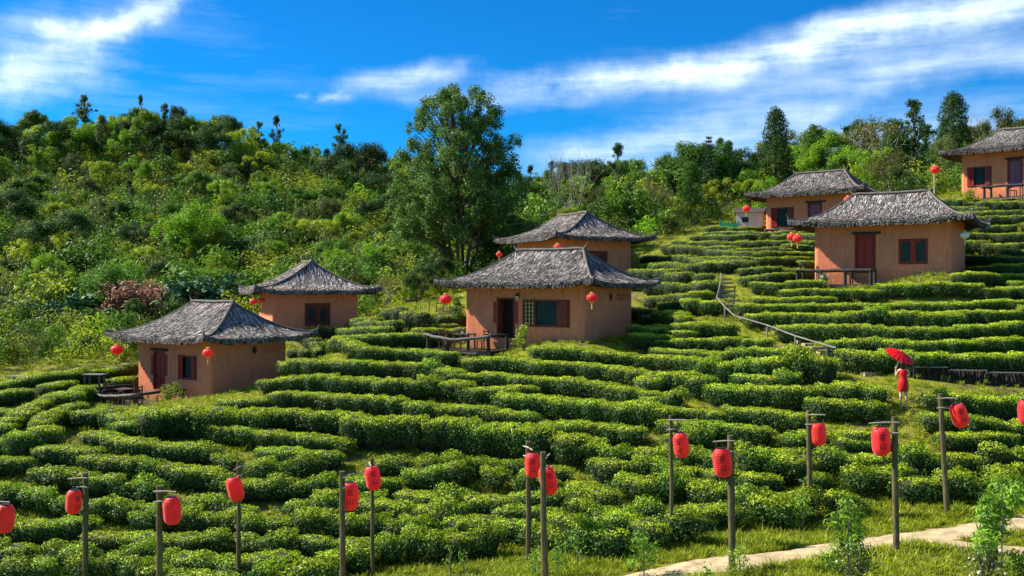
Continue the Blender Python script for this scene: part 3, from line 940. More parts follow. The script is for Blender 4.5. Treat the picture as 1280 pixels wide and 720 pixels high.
def proto(kind, idx):
    """meshes of one tree variant: list of (part name, mesh), natural height"""
    key = (kind, idx)
    if key in KIND: return KIND[key]
    rg = np.random.default_rng(hash_(kind) * 31 + idx)
    tubes, ends = [], []
    parts = []
    if kind in ('broad', 'bright', 'yellow', 'olive', 'orange', 'darkbroad'):
        H = 7.0
        grow(rg, (0, 0, -.3), (rg.normal() * .08, rg.normal() * .08, 1), 2.4, .17, 3, .55, tubes, ends, .22, (3, 4), .74)
        zs = [e.z for e in ends]; top = max(zs)
        blobs = [(tuple(e), rg.uniform(.3, .85)) for e in ends if rg.random() < .86]
        m = {'broad': M_MID, 'bright': M_BRIGHT, 'yellow': M_YEL, 'olive': M_OLIVE, 'orange': M_ORANGE, 'darkbroad': M_DARK}[kind]
        V, t = leaf_cloud(blobs, 11500, .155, rg, .55, .25)
        H = top + .6
        parts = [('crown', quads_mesh('crown', V, t, [m])), ('trunk', tubes_mesh(tubes).mesh('trunk', M_BARK))]
    elif kind == 'column':       # tall dense upright tree
        H = 11.
        path = [(0, 0, -.3), (.1, 0, 3), (.0, .1, 7), (.15, 0, 10.2)]
        tubes.append((path, [.2, .16, .1, .03])); blobs = []
        for i in range(46):
            z = 2.0 + 8.6 * i / 46; w = 1.75 * math.sin(min(1, (11.3 - z) / 4.8) * math.pi / 2) * rg.uniform(.6, 1.15)
            a = i * 2.4; x, y = math.cos(a) * w * .8, math.sin(a) * w * .8
            blobs.append(((x, y, z), rg.uniform(.45, .85)))
            tubes.append(([(0, 0, z - .7), (x * .9, y * .9, z)], [.05, .015]))
        V, t = leaf_cloud(blobs, 12500, .18, rg, .55, .4)
        parts = [('crown', quads_mesh('crown', V, t, [M_DARK if idx % 2 == 0 else M_MID])), ('trunk', tubes_mesh(tubes).mesh('trunk', M_BARK))]
    elif kind == 'airy':         # slim skyline tree, bare stem with tufts
        H = 9.
        path = [(0, 0, -.3), (.15, 0, 3), (-.1, .1, 6), (.1, 0, 8.2)]
        tubes.append((path, [.13, .11, .08, .03])); blobs = []
        for i in range(46):
            z = 2.2 + 6.5 * rg.random() ** .8; a = rg.uniform(0, 6.28); w = rg.uniform(.2, 1.9) * math.sin(min(1, (9.3 - z) / 4.2) * 1.57) * (.75 + .25 * math.sin(z * 2.1 + idx))
            x, y = math.cos(a) * w, math.sin(a) * w
            tubes.append(([(0, 0, z - .9), (x * .5, y * .5, z - .3), (x, y, z)], [.045, .03, .012]))
            blobs.append(((x, y, z), rg.uniform(.22, .5)))
        V, t = leaf_cloud(blobs, 4200, .17, rg, .5, .1)
        parts = [('crown', quads_mesh('crown', V, t, [M_DARK if idx % 3 else M_MID])), ('trunk', tubes_mesh(tubes).mesh('trunk', M_PALE if idx % 2 else M_BARK))]
    elif kind == 'bamboo':       # feathery clump
        H = 6.5; blobs = []
        for i in range(26):
            a = rg.uniform(0, 6.28); q = rg.uniform(.5, 1.9); hh = rg.uniform(4.0, 6.3)
            x, y = math.cos(a), math.sin(a)
            path = [(x * .25, y * .25, -.2), (x * (.25 + q * .25), y * (.25 + q * .25), hh * .55), (x * q * .75, y * q * .75, hh * .92), (x * q * 1.15, y * q * 1.15, hh * .9)]
            tubes.append((path, [.035, .03, .018, .008]))
            for f_ in np.linspace(.35, 1, 7):
                k = f_ * 3; j = min(int(k), 2); w = k - j
                p = [path[j][c] * (1 - w) + path[j + 1][c] * w for c in range(3)]
                blobs.append((tuple(p), rg.uniform(.22, .45)))
        V, t = leaf_cloud(blobs, 7500, .21, rg, .22, .2, droop=.5)
        parts = [('crown', quads_mesh('crown', V, t, [M_YEL if idx % 2 else M_BRIGHT])), ('trunk', tubes_mesh(tubes, 4).mesh('trunk', M_MID_STEM))]
    elif kind == 'conifer':
        H = 9.5
        tubes.append(([(0, 0, -.3), (0, 0, 9.2)], [.14, .02])); P = []; Nn = []
        for z in np.arange(1.0, 9.3, .42):
            rr_ = 1.75 * (1 - (z / 9.7)) ** .8 + .1
            nb = 8; a0 = rg.uniform(0, 6)
            for k in range(nb):
                a = a0 + k * 6.283 / nb + rg.normal() * .1; q = rr_ * rg.uniform(.8, 1.1)
                dx, dy = math.cos(a), math.sin(a)
                tubes.append(([(0, 0, z), (dx * q * .6, dy * q * .6, z + .05), (dx * q, dy * q, z + .22)], [.03, .02, .008]))
                m = int(16 * q) + 4
                f_ = rg.uniform(.2, 1, m)
                P.append(np.c_[dx * q * f_, dy * q * f_, z + .05 + .2 * f_ ** 2] + rg.normal(size=(m, 3)) * [.09, .09, .05])
        P = np.concatenate(P); Nn = np.array([0, 0, 1]) + rg.normal(size=P.shape) * .5
        V = leaf_quads(P, Nn, .30, .28, rg); t = rg.uniform(.7, 1.3, (len(P), 1)) * np.ones(3)
        parts = [('crown', quads_mesh('crown', V, t, [M_PINE])), ('trunk', tubes_mesh(tubes).mesh('trunk', M_BARK))]
    elif kind == 'bare':         # leafless broom of twigs
        H = 7.5
        for k in range(9):
            a = rg.uniform(0, 6.28)
            grow(rg, (math.cos(a) * .3, math.sin(a) * .3, -.2), (math.cos(a) * .28, math.sin(a) * .28, 1), 2.9, .065, 3, .30, tubes, ends, .30, (2, 3), .72, 3, .10)
        H = max(e.z for e in ends)
        blobs = [(tuple(e), .5) for e in ends if e.z < H * .6]
        V, t = leaf_cloud(blobs, 700, .17, rg, .4, .1, tints=((1.2, 1.0, .7), (1.6, 1.3, .9)))
        parts = [('crown', tubes_mesh(tubes, 4).mesh('crown', M_GREYTW)), ('sparse_leaves', quads_mesh('sparse_leaves', V, t, [M_OLIVE]))]
    elif kind == 'pale_bare':    # small pale many-forked tree, thin brown foliage
        grow(rg, (0, 0, -.3), (.1, 0, 1), 1.3, .13, 5, .42, tubes, ends, .16, (2, 3), .80, 3, .16)
        H = max(e.z for e in ends)
        blobs = [(tuple(e), .5) for e in ends]
        V, t = leaf_cloud(blobs, 1500, .17, rg, .45, .1, tints=((.8, .6, .5), (1.3, 1., .6)))
        parts = [('crown', quads_mesh('crown', V, t, [M_OLIVE])), ('trunk', tubes_mesh(tubes, 5).mesh('trunk', M_PALE))]
    elif kind == 'rust':
        blobs = []
        for i in range(28):
            a = rg.uniform(0, 6.28); q = rg.uniform(0, 1.3)
            p = (math.cos(a) * q, math.sin(a) * q * .7, rg.uniform(.7, 2.3)); blobs.append((p, rg.uniform(.25, .5)))
            tubes.append(([(p[0] * .3, p[1] * .3, -.2), p], [.03, .01]))
        H = 2.6
        V, t = leaf_cloud(blobs, 2600, .14, rg, .5, .2)
        parts = [('crown', quads_mesh('crown', V, t, [M_RUST])), ('trunk', tubes_mesh(tubes, 4).mesh('trunk', M_BARK))]
    elif kind == 'palm':
        H = 4.2
        tubes.append(([(0, 0, -.3), (.1, 0, 2.4)], [.12, .1])); Q = []; tt = []
        for k in range(16):
            a = k * 2.4 + rg.normal() * .2; el = rg.uniform(.1, 1.2); L = rg.uniform(1.7, 2.4)
            pts_ = []
            p = np.array([.1, 0, 2.4]); d = np.array([math.cos(a) * math.cos(el), math.sin(a) * math.cos(el), math.sin(el)])
            for s_ in range(14):
                pts_.append(p.copy()); p = p + d * L / 14; d[2] -= .11; d /= np.linalg.norm(d)
            tubes.append(([tuple(q) for q in pts_[::3]], [.025] * len(pts_[::3])))
            side = np.array([-math.sin(a), math.cos(a), 0])
            for s_, q in enumerate(pts_[1:]):
                w = .62 * math.sin((s_ + 1.5) / 14.5 * math.pi) ** .7
                for sg in (-1, 1):
                    tip = q + side * sg * w + np.array([0, 0, -.22 * w])
                    fw = (pts_[min(s_ + 2, 13)] - q) * .45
                    Q.append([q - fw * .6, (q + tip) / 2 - fw * .2, tip, (q + tip) / 2 + fw]); tt.append([rg.uniform(.8, 1.3)] * 3)
        parts = [('crown', quads_mesh('crown', np.array(Q), np.array(tt), [M_FROND])), ('trunk', tubes_mesh(tubes).mesh('trunk', M_BARK))]
    elif kind == 'bigleaf':      # shrub of large paddle leaves
        H = 2.8; blobs = []
        for i in range(24):
            a = rg.uniform(0, 6.28); q = rg.uniform(0, 1.5)
            p = (math.cos(a) * q, math.sin(a) * q, rg.uniform(.6, 2.4)); blobs.append((p, .45))
            tubes.append(([(p[0] * .3, p[1] * .3, -.2), p], [.035, .012]))
        V, t = leaf_cloud(blobs, 1000, .36, rg, .5, .3)
        parts = [('crown', quads_mesh('crown', V, t, [M_PINE])), ('trunk', tubes_mesh(tubes, 4).mesh('trunk', M_BARK))]
    KIND[key] = (parts, H)
    return KIND[key]


def hash_(s): return sum((i + 1) * ord(c) for i, c in enumerate(s))


M_MID_STEM = mat('green_cane', (.16, .17, .06), var=.3, scale=6)
TRECS = []


def place_tree(kind, x, y, height, widthk=1., label=None, group=None, idx=None, rz=None, cat='tree', name=None):
    rg = random.Random(int(x * 37 + y * 11))
    idx = idx if idx is not None else rg.randrange(3)
    parts, H = proto(kind, idx)
    nm = name or {'broad': 'broadleaf_tree', 'bright': 'broadleaf_tree', 'yellow': 'broadleaf_tree', 'olive': 'broadleaf_tree', 'orange': 'broadleaf_tree', 'darkbroad': 'broadleaf_tree',
                  'column': 'tall_tree', 'airy': 'slender_tree', 'bamboo': 'bamboo_clump', 'conifer': 'conifer_tree', 'bare': 'bare_tree', 'pale_bare': 'bare_tree', 'rust': 'russet_shrub',
                  'palm': 'tree_fern', 'bigleaf': 'large_leaf_shrub'}[kind]
    z = T(x, y)
    t = thing(nm, label, cat, (x, y, z), 0, group)
    s = height / H
    rz = rg.uniform(0, 6.28) if rz is None else rz
    for pn, me in parts:
        o = bpy.data.objects.new(pn, me); COL.objects.link(o); o.parent = t
        o.scale = (s * widthk, s * widthk, s); o.rotation_euler = (0, 0, rz)
    return t


def tree_px(kind, px, pytop, Y, widthk=1., label='', group=None, idx=None, cat='tree', name=None, rz=None):
    x = (px - 640) / F * Y
    h = (360 - pytop) / F * Y - T(x, Y)
    return place_tree(kind, x, Y, h, widthk, label, group, idx, rz, cat, name)


HERO = [  # kind, px, top py, distance, width factor, label
    ('bare', 712, 186, 84, .95, 'leafless grey tree of thin upright twigs behind the cottage at centre', 0),
    ('airy', 772, 178, 92, .9, 'slender dark tufted tree right of the leafless grey tree', 1),
    ('conifer', 886, 168, 88, 1.0, 'tall dark tiered conifer standing above the bank left of the upper cottages', 0),
    ('column', 907, 175, 92, .8, 'bright green upright tree just right of the tiered conifer', 1),
    ('column', 970, 133, 92, .95, 'tall dark dense tree rising above the left end of the upper cottage roof', 0),
    ('conifer', 1027, 190, 96, 1.1, 'dark conifer directly behind the upper cottage roof', 1),
    ('airy', 1142, 122, 90, 1.2, 'thin brownish open-crowned tree left of the tall dense tree at upper right', 2),
    ('column', 1192, 114, 86, 1.15, 'tallest dense dark tree, just left of the top right cottage roof', 0),
    ('olive', 1264, 134, 84, .9, 'broad olive tree showing above the top right cottage roof', 1),
    ('pale_bare', 1122, 190, 76, 1.1, 'small pale-trunked forked tree with thin brown crown between the two upper cottages', 0),
    ('pale_bare', 1088, 152, 92, 1.0, 'pale twiggy tree on the skyline left of the thin brownish tree', 1),
    ('bare', 1228, 128, 92, .6, 'leafless twigs rising right of the tallest dense dark tree', 1),
    ('palm', 672, 250, 73, 1.2, 'light green tree fern with arching fronds left of the leafless grey tree', 0),
    ('yellow', 645, 270, 76, .9, 'light green tree between the great tree and the tree fern', 1),
    ('darkbroad', 84, 262, 88, 1.1, 'very dark rounded tree low on the left hillside', 0),
    ('bright', 255, 250, 88, 1.0, 'bright green rounded tree in the middle of the left hillside', 1),
    ('orange', 232, 182, 138, .7, 'small orange-leaved tree high on the left hillside', 0),
    ('airy', 106, 114, 150, 1.2, 'tall skyline tree with a spreading crown at the top of the left ridge', 0),
    ('airy', 176, 118, 152, .5, 'very thin wispy tree poking above the ridge left of centre', 1),
    ('airy', 206, 128, 150, .9, 'narrow dark tree standing up from the left ridge', 2),
    ('airy', 323, 148, 148, 1.1, 'left of the two spindly trees in the ridge gap', 0),
    ('airy', 346, 144, 150, .9, 'right of the two spindly trees in the ridge gap', 1),
    ('airy', 424, 150, 146, .9, 'slender skyline tree left of the great tree', 0),
    ('darkbroad', 450, 176, 130, 1.0, 'dark rounded skyline tree just left of the great tree', 1),
    ('rust', 158, 349, 66, 1.5, 'russet leaved shrub behind the lowest cottage roof, left one', 0),
    ('rust', 194, 350, 66, 1.5, 'russet leaved shrub behind the lowest cottage roof, right one', 1),
    ('bigleaf', 248, 340, 68, 1.3, 'shrub of large dark leaves above the lowest cottage roof ridge', 0),
    ('bigleaf', 120, 362, 66, 1.4, 'shrub of large dark leaves left of the russet shrubs', 1),
    ('bigleaf', 60, 372, 66, 1.3, 'leftmost shrub of large dark leaves at the foot of the hillside', 0),
    ('pale_bare', 483, 345, 61, .75, 'small bare pale tree right of the small back cottage', 1),
    ('darkbroad', 520, 330, 66, 1.2, 'dark leafy tree in the shade at the foot of the great tree, left one', 2),
    ('darkbroad', 552, 322, 70, 1.2, 'dark leafy tree in the shade at the foot of the great tree, right one', 0),
    ('olive', 830, 235, 84, 1.0, 'olive leaved tree on the wooded edge above the tea bank', 0),
    ('pale_bare', 815, 225, 80, 1.0, 'pale thin-branched tree on the wooded edge behind the centre cottage', 2),
    ('darkbroad', 66, 151, 145, 0.82, 'first from left among the dense taller trees crowning the left ridge', 0),
    ('broad', 88, 156, 141, 0.83, 'second from left among the dense taller trees crowning the left ridge', 1),
    ('column', 128, 144, 141, 0.83, 'third from left among the dense taller trees crowning the left ridge', 2),
    ('bamboo', 152, 141, 149, 0.84, 'fourth from left among the dense taller trees crowning the left ridge', 2),
    ('darkbroad', 168, 145, 149, 0.86, 'fifth from left among the dense taller trees crowning the left ridge', 0),
    ('bright', 188, 135, 141, 0.78, 'sixth from left among the dense taller trees crowning the left ridge', 2),
    ('column', 218, 132, 149, 0.85, 'seventh from left among the dense taller trees crowning the left ridge', 2),
    ('broad', 243, 144, 145, 0.80, 'eighth from left among the dense taller trees crowning the left ridge', 0),
    ('bamboo', 262, 142, 145, 0.97, 'ninth from left among the dense taller trees crowning the left ridge', 1),
    ('darkbroad', 282, 144, 145, 0.82, 'tenth from left among the dense taller trees crowning the left ridge', 0),
]


def big_tree():
    rg = np.random.default_rng(42)
    Y = 74.; x = (574 - 640) / F * Y
    z0 = T(x, Y); top = (360 - 104) / F * Y; H = top - z0
    t = thing('great_tree', 'great multi-stemmed broadleaf tree towering over the middle of the view', 'tree', (x, Y, z0))
    tubes = []; ends = []
    for k in range(6):
        a = k * 1.047 + .3
        q = .5
        grow(rg, (math.cos(a) * q, math.sin(a) * q, -.3), (math.cos(a) * .30, math.sin(a) * .30, 1), 4.3, .20, 2, .40, tubes, [], .45, (2, 3), .72, 4, .08)
    # crown: ragged lobes inside a measured outline: (half width left, right, z)
    prof = [(.10, 2.6, 3.0), (.22, 4.0, 3.8), (.35, 5.3, 5.0), (.5, 5.5, 5.2), (.62, 5.0, 4.8), (.72, 4.6, 4.2), (.82, 3.9, 3.2), (.9, 2.7, 2.5), (.97, .9, 1.4)]
    fz = [p[0] for p in prof]
    blobs = []
    for i in range(520):
        f = rg.uniform(.23, .97)
        a = rg.uniform(0, 6.28)
        hl = np.interp(f, fz, [p[1] for p in prof]); hr = np.interp(f, fz, [p[2] for p in prof])
        w = (hr if math.cos(a) > 0 else hl) * (1 + .09 * math.sin(a * 3 + f * 9) + .08 * math.sin(a * 5 - f * 17) + .07 * math.sin(f * 31))
        q = w * 1.0 * rg.uniform(.02, 1.0) ** .36
        px_, py_ = math.cos(a) * q, math.sin(a) * q * .85
        lump = .5 + .5 * math.sin(px_ * 1.5 + 1) * math.sin(f * 19 + py_)
        if lump < (.36 if f > .5 else .24) and rg.random() < .9: continue
        blobs.append(((px_, py_, f * H), rg.uniform(.35, .82) * (1 if f < .7 else .8)))
        if rg.random() < .55:
            zz = f * H
            tubes.append(([(px_ * .25, py_ * .25, zz * .72), (px_ * .65, py_ * .65, zz * .9), (px_, py_, zz)], [.06, .035, .012]))
    V, tt = leaf_cloud(blobs, 80000, .165, rg, .6, .2, tints=((.55, .65, .75), (1.25, 1.2, .95)))
    MBIG = leafmat('great_tree_leaf', (.12, .215, .042), objvar=.02, hue=.0)
    link('crown', quads_mesh('crown', V, tt, [MBIG]), t)
    link('trunk', tubes_mesh(tubes, 6).mesh('trunk', M_BARK), t)
    # lower left skirt of lighter saplings
    return t


big_tree()
for k, px, py, Y, wk, lab, idx in HERO:
    tree_px(k, px, py, Y, wk, lab, 'trees crowning the left ridge' if 'crowning' in lab else None, idx)

FB = lambda u: float(np.interp(u, [-.60, -.53, -.45, -.39, -.33, -.27, -.2, -.1, 0, .07, .13, .17, .2, .24, .27, .35, .43, .60], [50, 51, 53, 54, 62, 64, 63, 66, 71, 71, 69, 73, 77.5, 78, 79, 77, 74.5, 73]))


def forest():
    rg = random.Random(11)
    P = []
    heroes = [((px - 640) / F * Y, Y) for _, px, _, Y, _, _, _ in HERO] + [((574 - 640) / F * 74, 74)]
    tries = 0
    while len(P) < 340 and tries < 40000:
        tries += 1
        Y = 60 + (172 - 60) * rg.random() ** .9
        u = rg.uniform(-.62, .62)
        if Y < FB(u) + 4: continue
        x = u * Y
        if u > -.05 and Y > 128: continue
        mind = (3.0 if Y < 100 else 3.8) if u < -.05 else (2.6 if Y < 96 else 2.9)
        if any((x - a) ** 2 + (Y - b) ** 2 < mind ** 2 for a, b, *_ in P): continue
        if any((x - a) ** 2 + (Y - b) ** 2 < 2.6 ** 2 for a, b in heroes): continue
        if in_house(x, Y, 2.2, 3): continue
        s = rg.random()
        if u < -.05:     # left hillside
            ridge = Y > 136
            if ridge: kind = rg.choice(['darkbroad', 'column', 'bright', 'broad', 'airy', 'darkbroad', 'yellow', 'bamboo']); h = rg.uniform(4., 7.5)
            elif Y > 100: kind = rg.choice(['broad', 'bright', 'olive', 'darkbroad', 'yellow', 'bamboo', 'broad', 'airy']); h = rg.uniform(3.2, 6)
            else: kind = rg.choice(['bright', 'yellow', 'bamboo', 'olive', 'broad', 'darkbroad', 'bamboo']); h = rg.uniform(2.6, 4.8)
            if Y < FB(u) + 12: h *= .75
            if ridge: h *= .8 if u > -.28 else 1.15
        else:
            kind = rg.choice(['broad', 'bamboo', 'bright', 'darkbroad', 'airy', 'olive', 'column', 'yellow', 'broad', 'bamboo']); h = rg.uniform(4.5, 8) if Y > 90 else rg.uniform(3.2, 6.2)
            if u > .15: h *= .92
            lim = np.interp(u, [-.05, .05, .15, .24, .30, .45, .6], [215, 200, 192, 168, 156, 150, 150])      # keep the skyline height
            hmax = (360 - lim) / F * Y - T(x, Y)
            if Y > 92: h = hmax * rg.uniform(.68, 1.06); kind = rg.choice(['broad', 'column', 'airy', 'darkbroad', 'bright', 'olive', 'column', 'airy', 'bamboo'])
            h = max(2.2, min(h, hmax * 1.06))
        P.append((x, Y, u, kind, h))
    KN = {'broad': 'mid green round tree', 'bright': 'bright green round tree', 'yellow': 'yellow-green round tree', 'olive': 'dull olive round tree',
          'darkbroad': 'dark green round tree', 'column': 'tall upright dense tree', 'airy': 'slender open-crowned tree', 'bamboo': 'feathery bamboo clump'}
    cells = {}
    for p in P:
        x, Y, u, kind, h = p
        if u < -.05: z = 'on the left ridge' if Y > 136 else 'high on the left hillside' if Y > 105 else 'low on the left hillside'
        elif u < .22: z = 'on the ridge behind centre cottages' if Y > 100 else 'close behind the centre cottages'
        else: z = 'on the skyline behind upper right cottages' if Y > 96 else 'close behind the upper right cottages'
        cells.setdefault((kind, z), []).append(p)
    for (kind, z), ps in cells.items():
        ps.sort(key=lambda p: p[2])
        for i, (x, Y, u, k, h) in enumerate(ps):
            lab = '%s %s' % (KN[kind], z) if len(ps) == 1 else '%s %s, %s from left' % (KN[kind], z, ORD[min(i, 29)])
            place_tree(kind, x, Y, h, rg.uniform(.85, 1.25), lab, 'trees in the wood around the tea field')


forest()


# ------------------------------------------------------------------ undergrowth, grass (uncountable, scattered by geometry nodes)
def scatter(name, P, scales, protos, label, parent_kind='stuff', tilt=.15):
    col = bpy.data.collections.new(name + '_source')
    for i, me in enumerate(protos):
        o = bpy.data.objects.new('%s_source' % name, me); col.objects.link(o)
    me = bpy.data.meshes.new(name)
    me.from_pydata([tuple(p) for p in P], [], [])
    a = me.attributes.new('sc', 'FLOAT', 'POINT'); a.data.foreach_set('value', np.asarray(scales, np.float32))
    o = link(name, me); tag(o, label, kind='stuff')
    md = o.modifiers.new('scatter', 'NODES')
    ng = bpy.data.node_groups.new(name + '_nodes', 'GeometryNodeTree')
    ng.interface.new_socket('Geometry', in_out='INPUT', socket_type='NodeSocketGeometry')
    ng.interface.new_socket('Geometry', in_out='OUTPUT', socket_type='NodeSocketGeometry')
    N = ng.nodes; L = ng.links
    gi = N.new('NodeGroupInput'); go = N.new('NodeGroupOutput')
    mp = N.new('GeometryNodeMeshToPoints')
    iop = N.new('GeometryNodeInstanceOnPoints')
    ci = N.new('GeometryNodeCollectionInfo'); ci.inputs['Collection'].default_value = col
    ci.inputs['Separate Children'].default_value = True; ci.inputs['Reset Children'].default_value = True
    rv = N.new('FunctionNodeRandomValue'); rv.data_type = 'FLOAT_VECTOR'
    rv.inputs[0].default_value = (-tilt, -tilt, 0); rv.inputs[1].default_value = (tilt, tilt, 6.28)
    at_ = N.new('GeometryNodeInputNamedAttribute'); at_.data_type = 'FLOAT'; at_.inputs['Name'].default_value = 'sc'
    L.new(gi.outputs[0], mp.inputs['Mesh']); L.new(mp.outputs[0], iop.inputs['Points'])
    L.new(ci.outputs[0], iop.inputs['Instance']); iop.inputs['Pick Instance'].default_value = True
    L.new(rv.outputs[0], iop.inputs['Rotation']); L.new(at_.outputs[0], iop.inputs['Scale'])
    L.new(iop.outputs[0], go.inputs[0])
    md.node_group = ng
    return o


def shrub_mesh(m, i, n=420, size=.21, asp=.5, H=1.6):
    rg = np.random.default_rng(500 + i)
    blobs = [((rg.normal() * .5, rg.normal() * .5, rg.uniform(.2, H)), rg.uniform(.3, .6)) for _ in range(9)]
    V, t = leaf_cloud(blobs, n, size, rg, asp, .4)
    return quads_mesh('shrub', V, t, [m])


def undergrowth():
    rg = np.random.default_rng(21)
    protos = [shrub_mesh(m, i, n, s, a, hh) for i, (m, n, s, a, hh) in enumerate([
        (M_YEL, 560, .17, .4, 1.7), (M_BRIGHT, 620, .17, .5, 1.6), (M_MID, 620, .17, .5, 2.2), (M_DARK, 620, .18, .5, 1.9), (M_OLIVE, 560, .16, .4, 1.7),
        (M_YEL, 380, .26, .25, 2.0), (M_MID, 420, .24, .3, 1.9), (M_OLIVE, 300, .18, .35, 1.9)])]
    P = []; S = []
    g = 1.35
    keep = [((px - 640) / F * Y, Y) for k, px, _, Y, *_ in HERO if k in ('rust', 'bigleaf', 'palm', 'pale_bare', 'bright', 'orange', 'bare')]
    for Y in np.arange(50, 176, g):
        k = g * (1 if Y < 110 else 1.35)
        for x in np.arange(-.62 * Y, .62 * Y, k):
            xx = x + rg.uniform(-.6, .6) * k; yy = Y + rg.uniform(-.6, .6) * g
            u = xx / yy
            if yy < FB(u) + .6: continue
            if u > -.02 and yy > 132: continue
            if in_house(xx, yy, 1.2, 2.0): continue
            if any(abs(xx - a * yy / b) < 1.5 and -3.6 < yy - b < 1.2 for a, b in keep): continue
            edge = min(1, (yy - FB(u)) / 9)
            P.append((xx, yy, T(xx, yy) - .2)); S.append(rg.choice([.5, .8, 1.0, 1.2, 1.6], p=[.15, .3, .3, .17, .08]) * rg.uniform(.85, 1.15) * (.75 + .5 * edge))
    scatter('undergrowth', P, S, protos, 'dense mixed green scrub covering the wooded hillside')
    print('undergrowth', len(P))


undergrowth()


def tuft_mesh(i, n=26, h=.16, m=None):
    rg = np.random.default_rng(800 + i)
    Q = []; t = []
    for _ in range(n):
        a = rg.uniform(0, 6.28); r = rg.uniform(0, .16); b = np.array([math.cos(a) * r, math.sin(a) * r, 0])
        d = np.array([rg.normal() * .35, rg.normal() * .35, 1]); L = h * rg.uniform(.5, 1.3)
        s = np.array([-d[1], d[0], 0]) + rg.normal(size=3) * .3; s[2] = 0; s /= np.linalg.norm(s) + 1e-6; w = .009
        m_ = b + d * L * .55; tip = b + d * L + np.array([d[0], d[1], -.3]) * L * .3
        Q.append([b, m_ + s * w, tip, m_ - s * w]); t.append(np.array([1, 1, 1]) * rg.uniform(.7, 1.3))
    return quads_mesh('tuft', np.array(Q), np.array(t), [m or M_GRASS])


def grass():
    rg = np.random.default_rng(22)
    protos = [tuft_mesh(i) for i in range(5)] + [tuft_mesh(9, 30, .22)]
    P = []; S = []
    def add(n, f, sc):
        for _ in range(n):
            x, y = f()
            if in_house(x, y, .1, .1) or abs(x / y) > .58: continue
            q = np.array([x, y])
            if dist_poly(q, PATHQ) < .66 or dist_poly(q, BRANCHQ) < .4: continue
            P.append((x, y, T(x, y) - .01)); S.append(rg.uniform(.6, 1.3) * sc)
    add(11000, lambda: (rg.uniform(-4, 17), rg.uniform(19.5, 31.5)), 1.)          # lawn strips beside the path
    add(9000, lambda: (lambda y: (rg.uniform(-.56, .56) * y, y))(rg.uniform(26, 50)), 1.1)
    add(4500, lambda: (lambda y: (rg.uniform(-.56, .56) * y, y))(rg.uniform(48, 78)), 1.5)
    P = np.array(P); S = np.array(S)
    scatter('grass', P, S, protos, 'short bright yellow-green grass between the hedges and beside the path')
    print('grass', len(P))


grass()

# ------------------------------------------------------------------ cottages
def wall_panel(mb, x0, x1, ztop, holes, thick, place):
    """vertical panel from x0..x1, z -1..ztop, with holes; place(x, y, z) maps to the house frame; y=0 is the outer face"""
    xs = sorted({x0, x1, *[h[0] for h in holes], *[h[1] for h in holes]})
    zs = sorted({-1.0, ztop, *[h[2] for h in holes], *[h[3] for h in holes]})
    V = []; Fc = []; idx = {}
    def vid(x, y, z):
        k = (round(x, 4), round(y, 4), round(z, 4))
        if k not in idx: idx[k] = len(V); V.append(place(x, y, z))
        return idx[k]
    solid = {}
    for i in range(len(xs) - 1):
        for j in range(len(zs) - 1):
            cx, cz = (xs[i] + xs[i + 1]) / 2, (zs[j] + zs[j + 1]) / 2
            solid[i, j] = not any(h[0] < cx < h[1] and h[2] < cz < h[3] for h in holes)
    for (i, j), s in solid.items():
        if not s: continue
        a, b, c, d = xs[i], xs[i + 1], zs[j], zs[j + 1]
        Fc.append((vid(a, 0, c), vid(b, 0, c), vid(b, 0, d), vid(a, 0, d)))
        Fc.append((vid(b, thick, c), vid(a, thick, c), vid(a, thick, d), vid(b, thick, d)))
        for (ii, jj, q) in ((i - 1, j, ((a, c), (a, d))), (i + 1, j, ((b, d), (b, c))), (i, j - 1, ((b, c), (a, c))), (i, j + 1, ((a, d), (b, d)))):
            if not solid.get((ii, jj), False):
                (p, r), (s_, t) = q
                Fc.append((vid(p, 0, r), vid(p, thick, r), vid(s_, thick, t), vid(s_, 0, t)))
    mb.add(V, Fc)


def roof_fn(L, Dd, rx, H, z0):
    def f(x, y):
        ax, ay = np.abs(x), np.abs(y)
        ty = (Dd - ay) / Dd
        tx = (L - ax) / (L - rx)
        g = lambda t: .36 * t + .64 * t * t
        gs = lambda t: .30 * t + .70 * t ** 2.1
        t1 = g(np.clip(ty, 0, 1)); t2 = gs(np.clip(tx, 0, 1)) + np.maximum(tx - 1, 0) * 3
        h = np.minimum(t1, t2)
        k = np.clip((ax / L - .55) / .45, 0, 1) * np.clip((ay / Dd - .55) / .45, 0, 1)
        sag = .05 * (np.minimum(ax / max(rx, .1), 1.) ** 2)      # the ridge dips in the middle
        return z0 + H * h + .22 * k ** 1.6 + sag * h
    return f


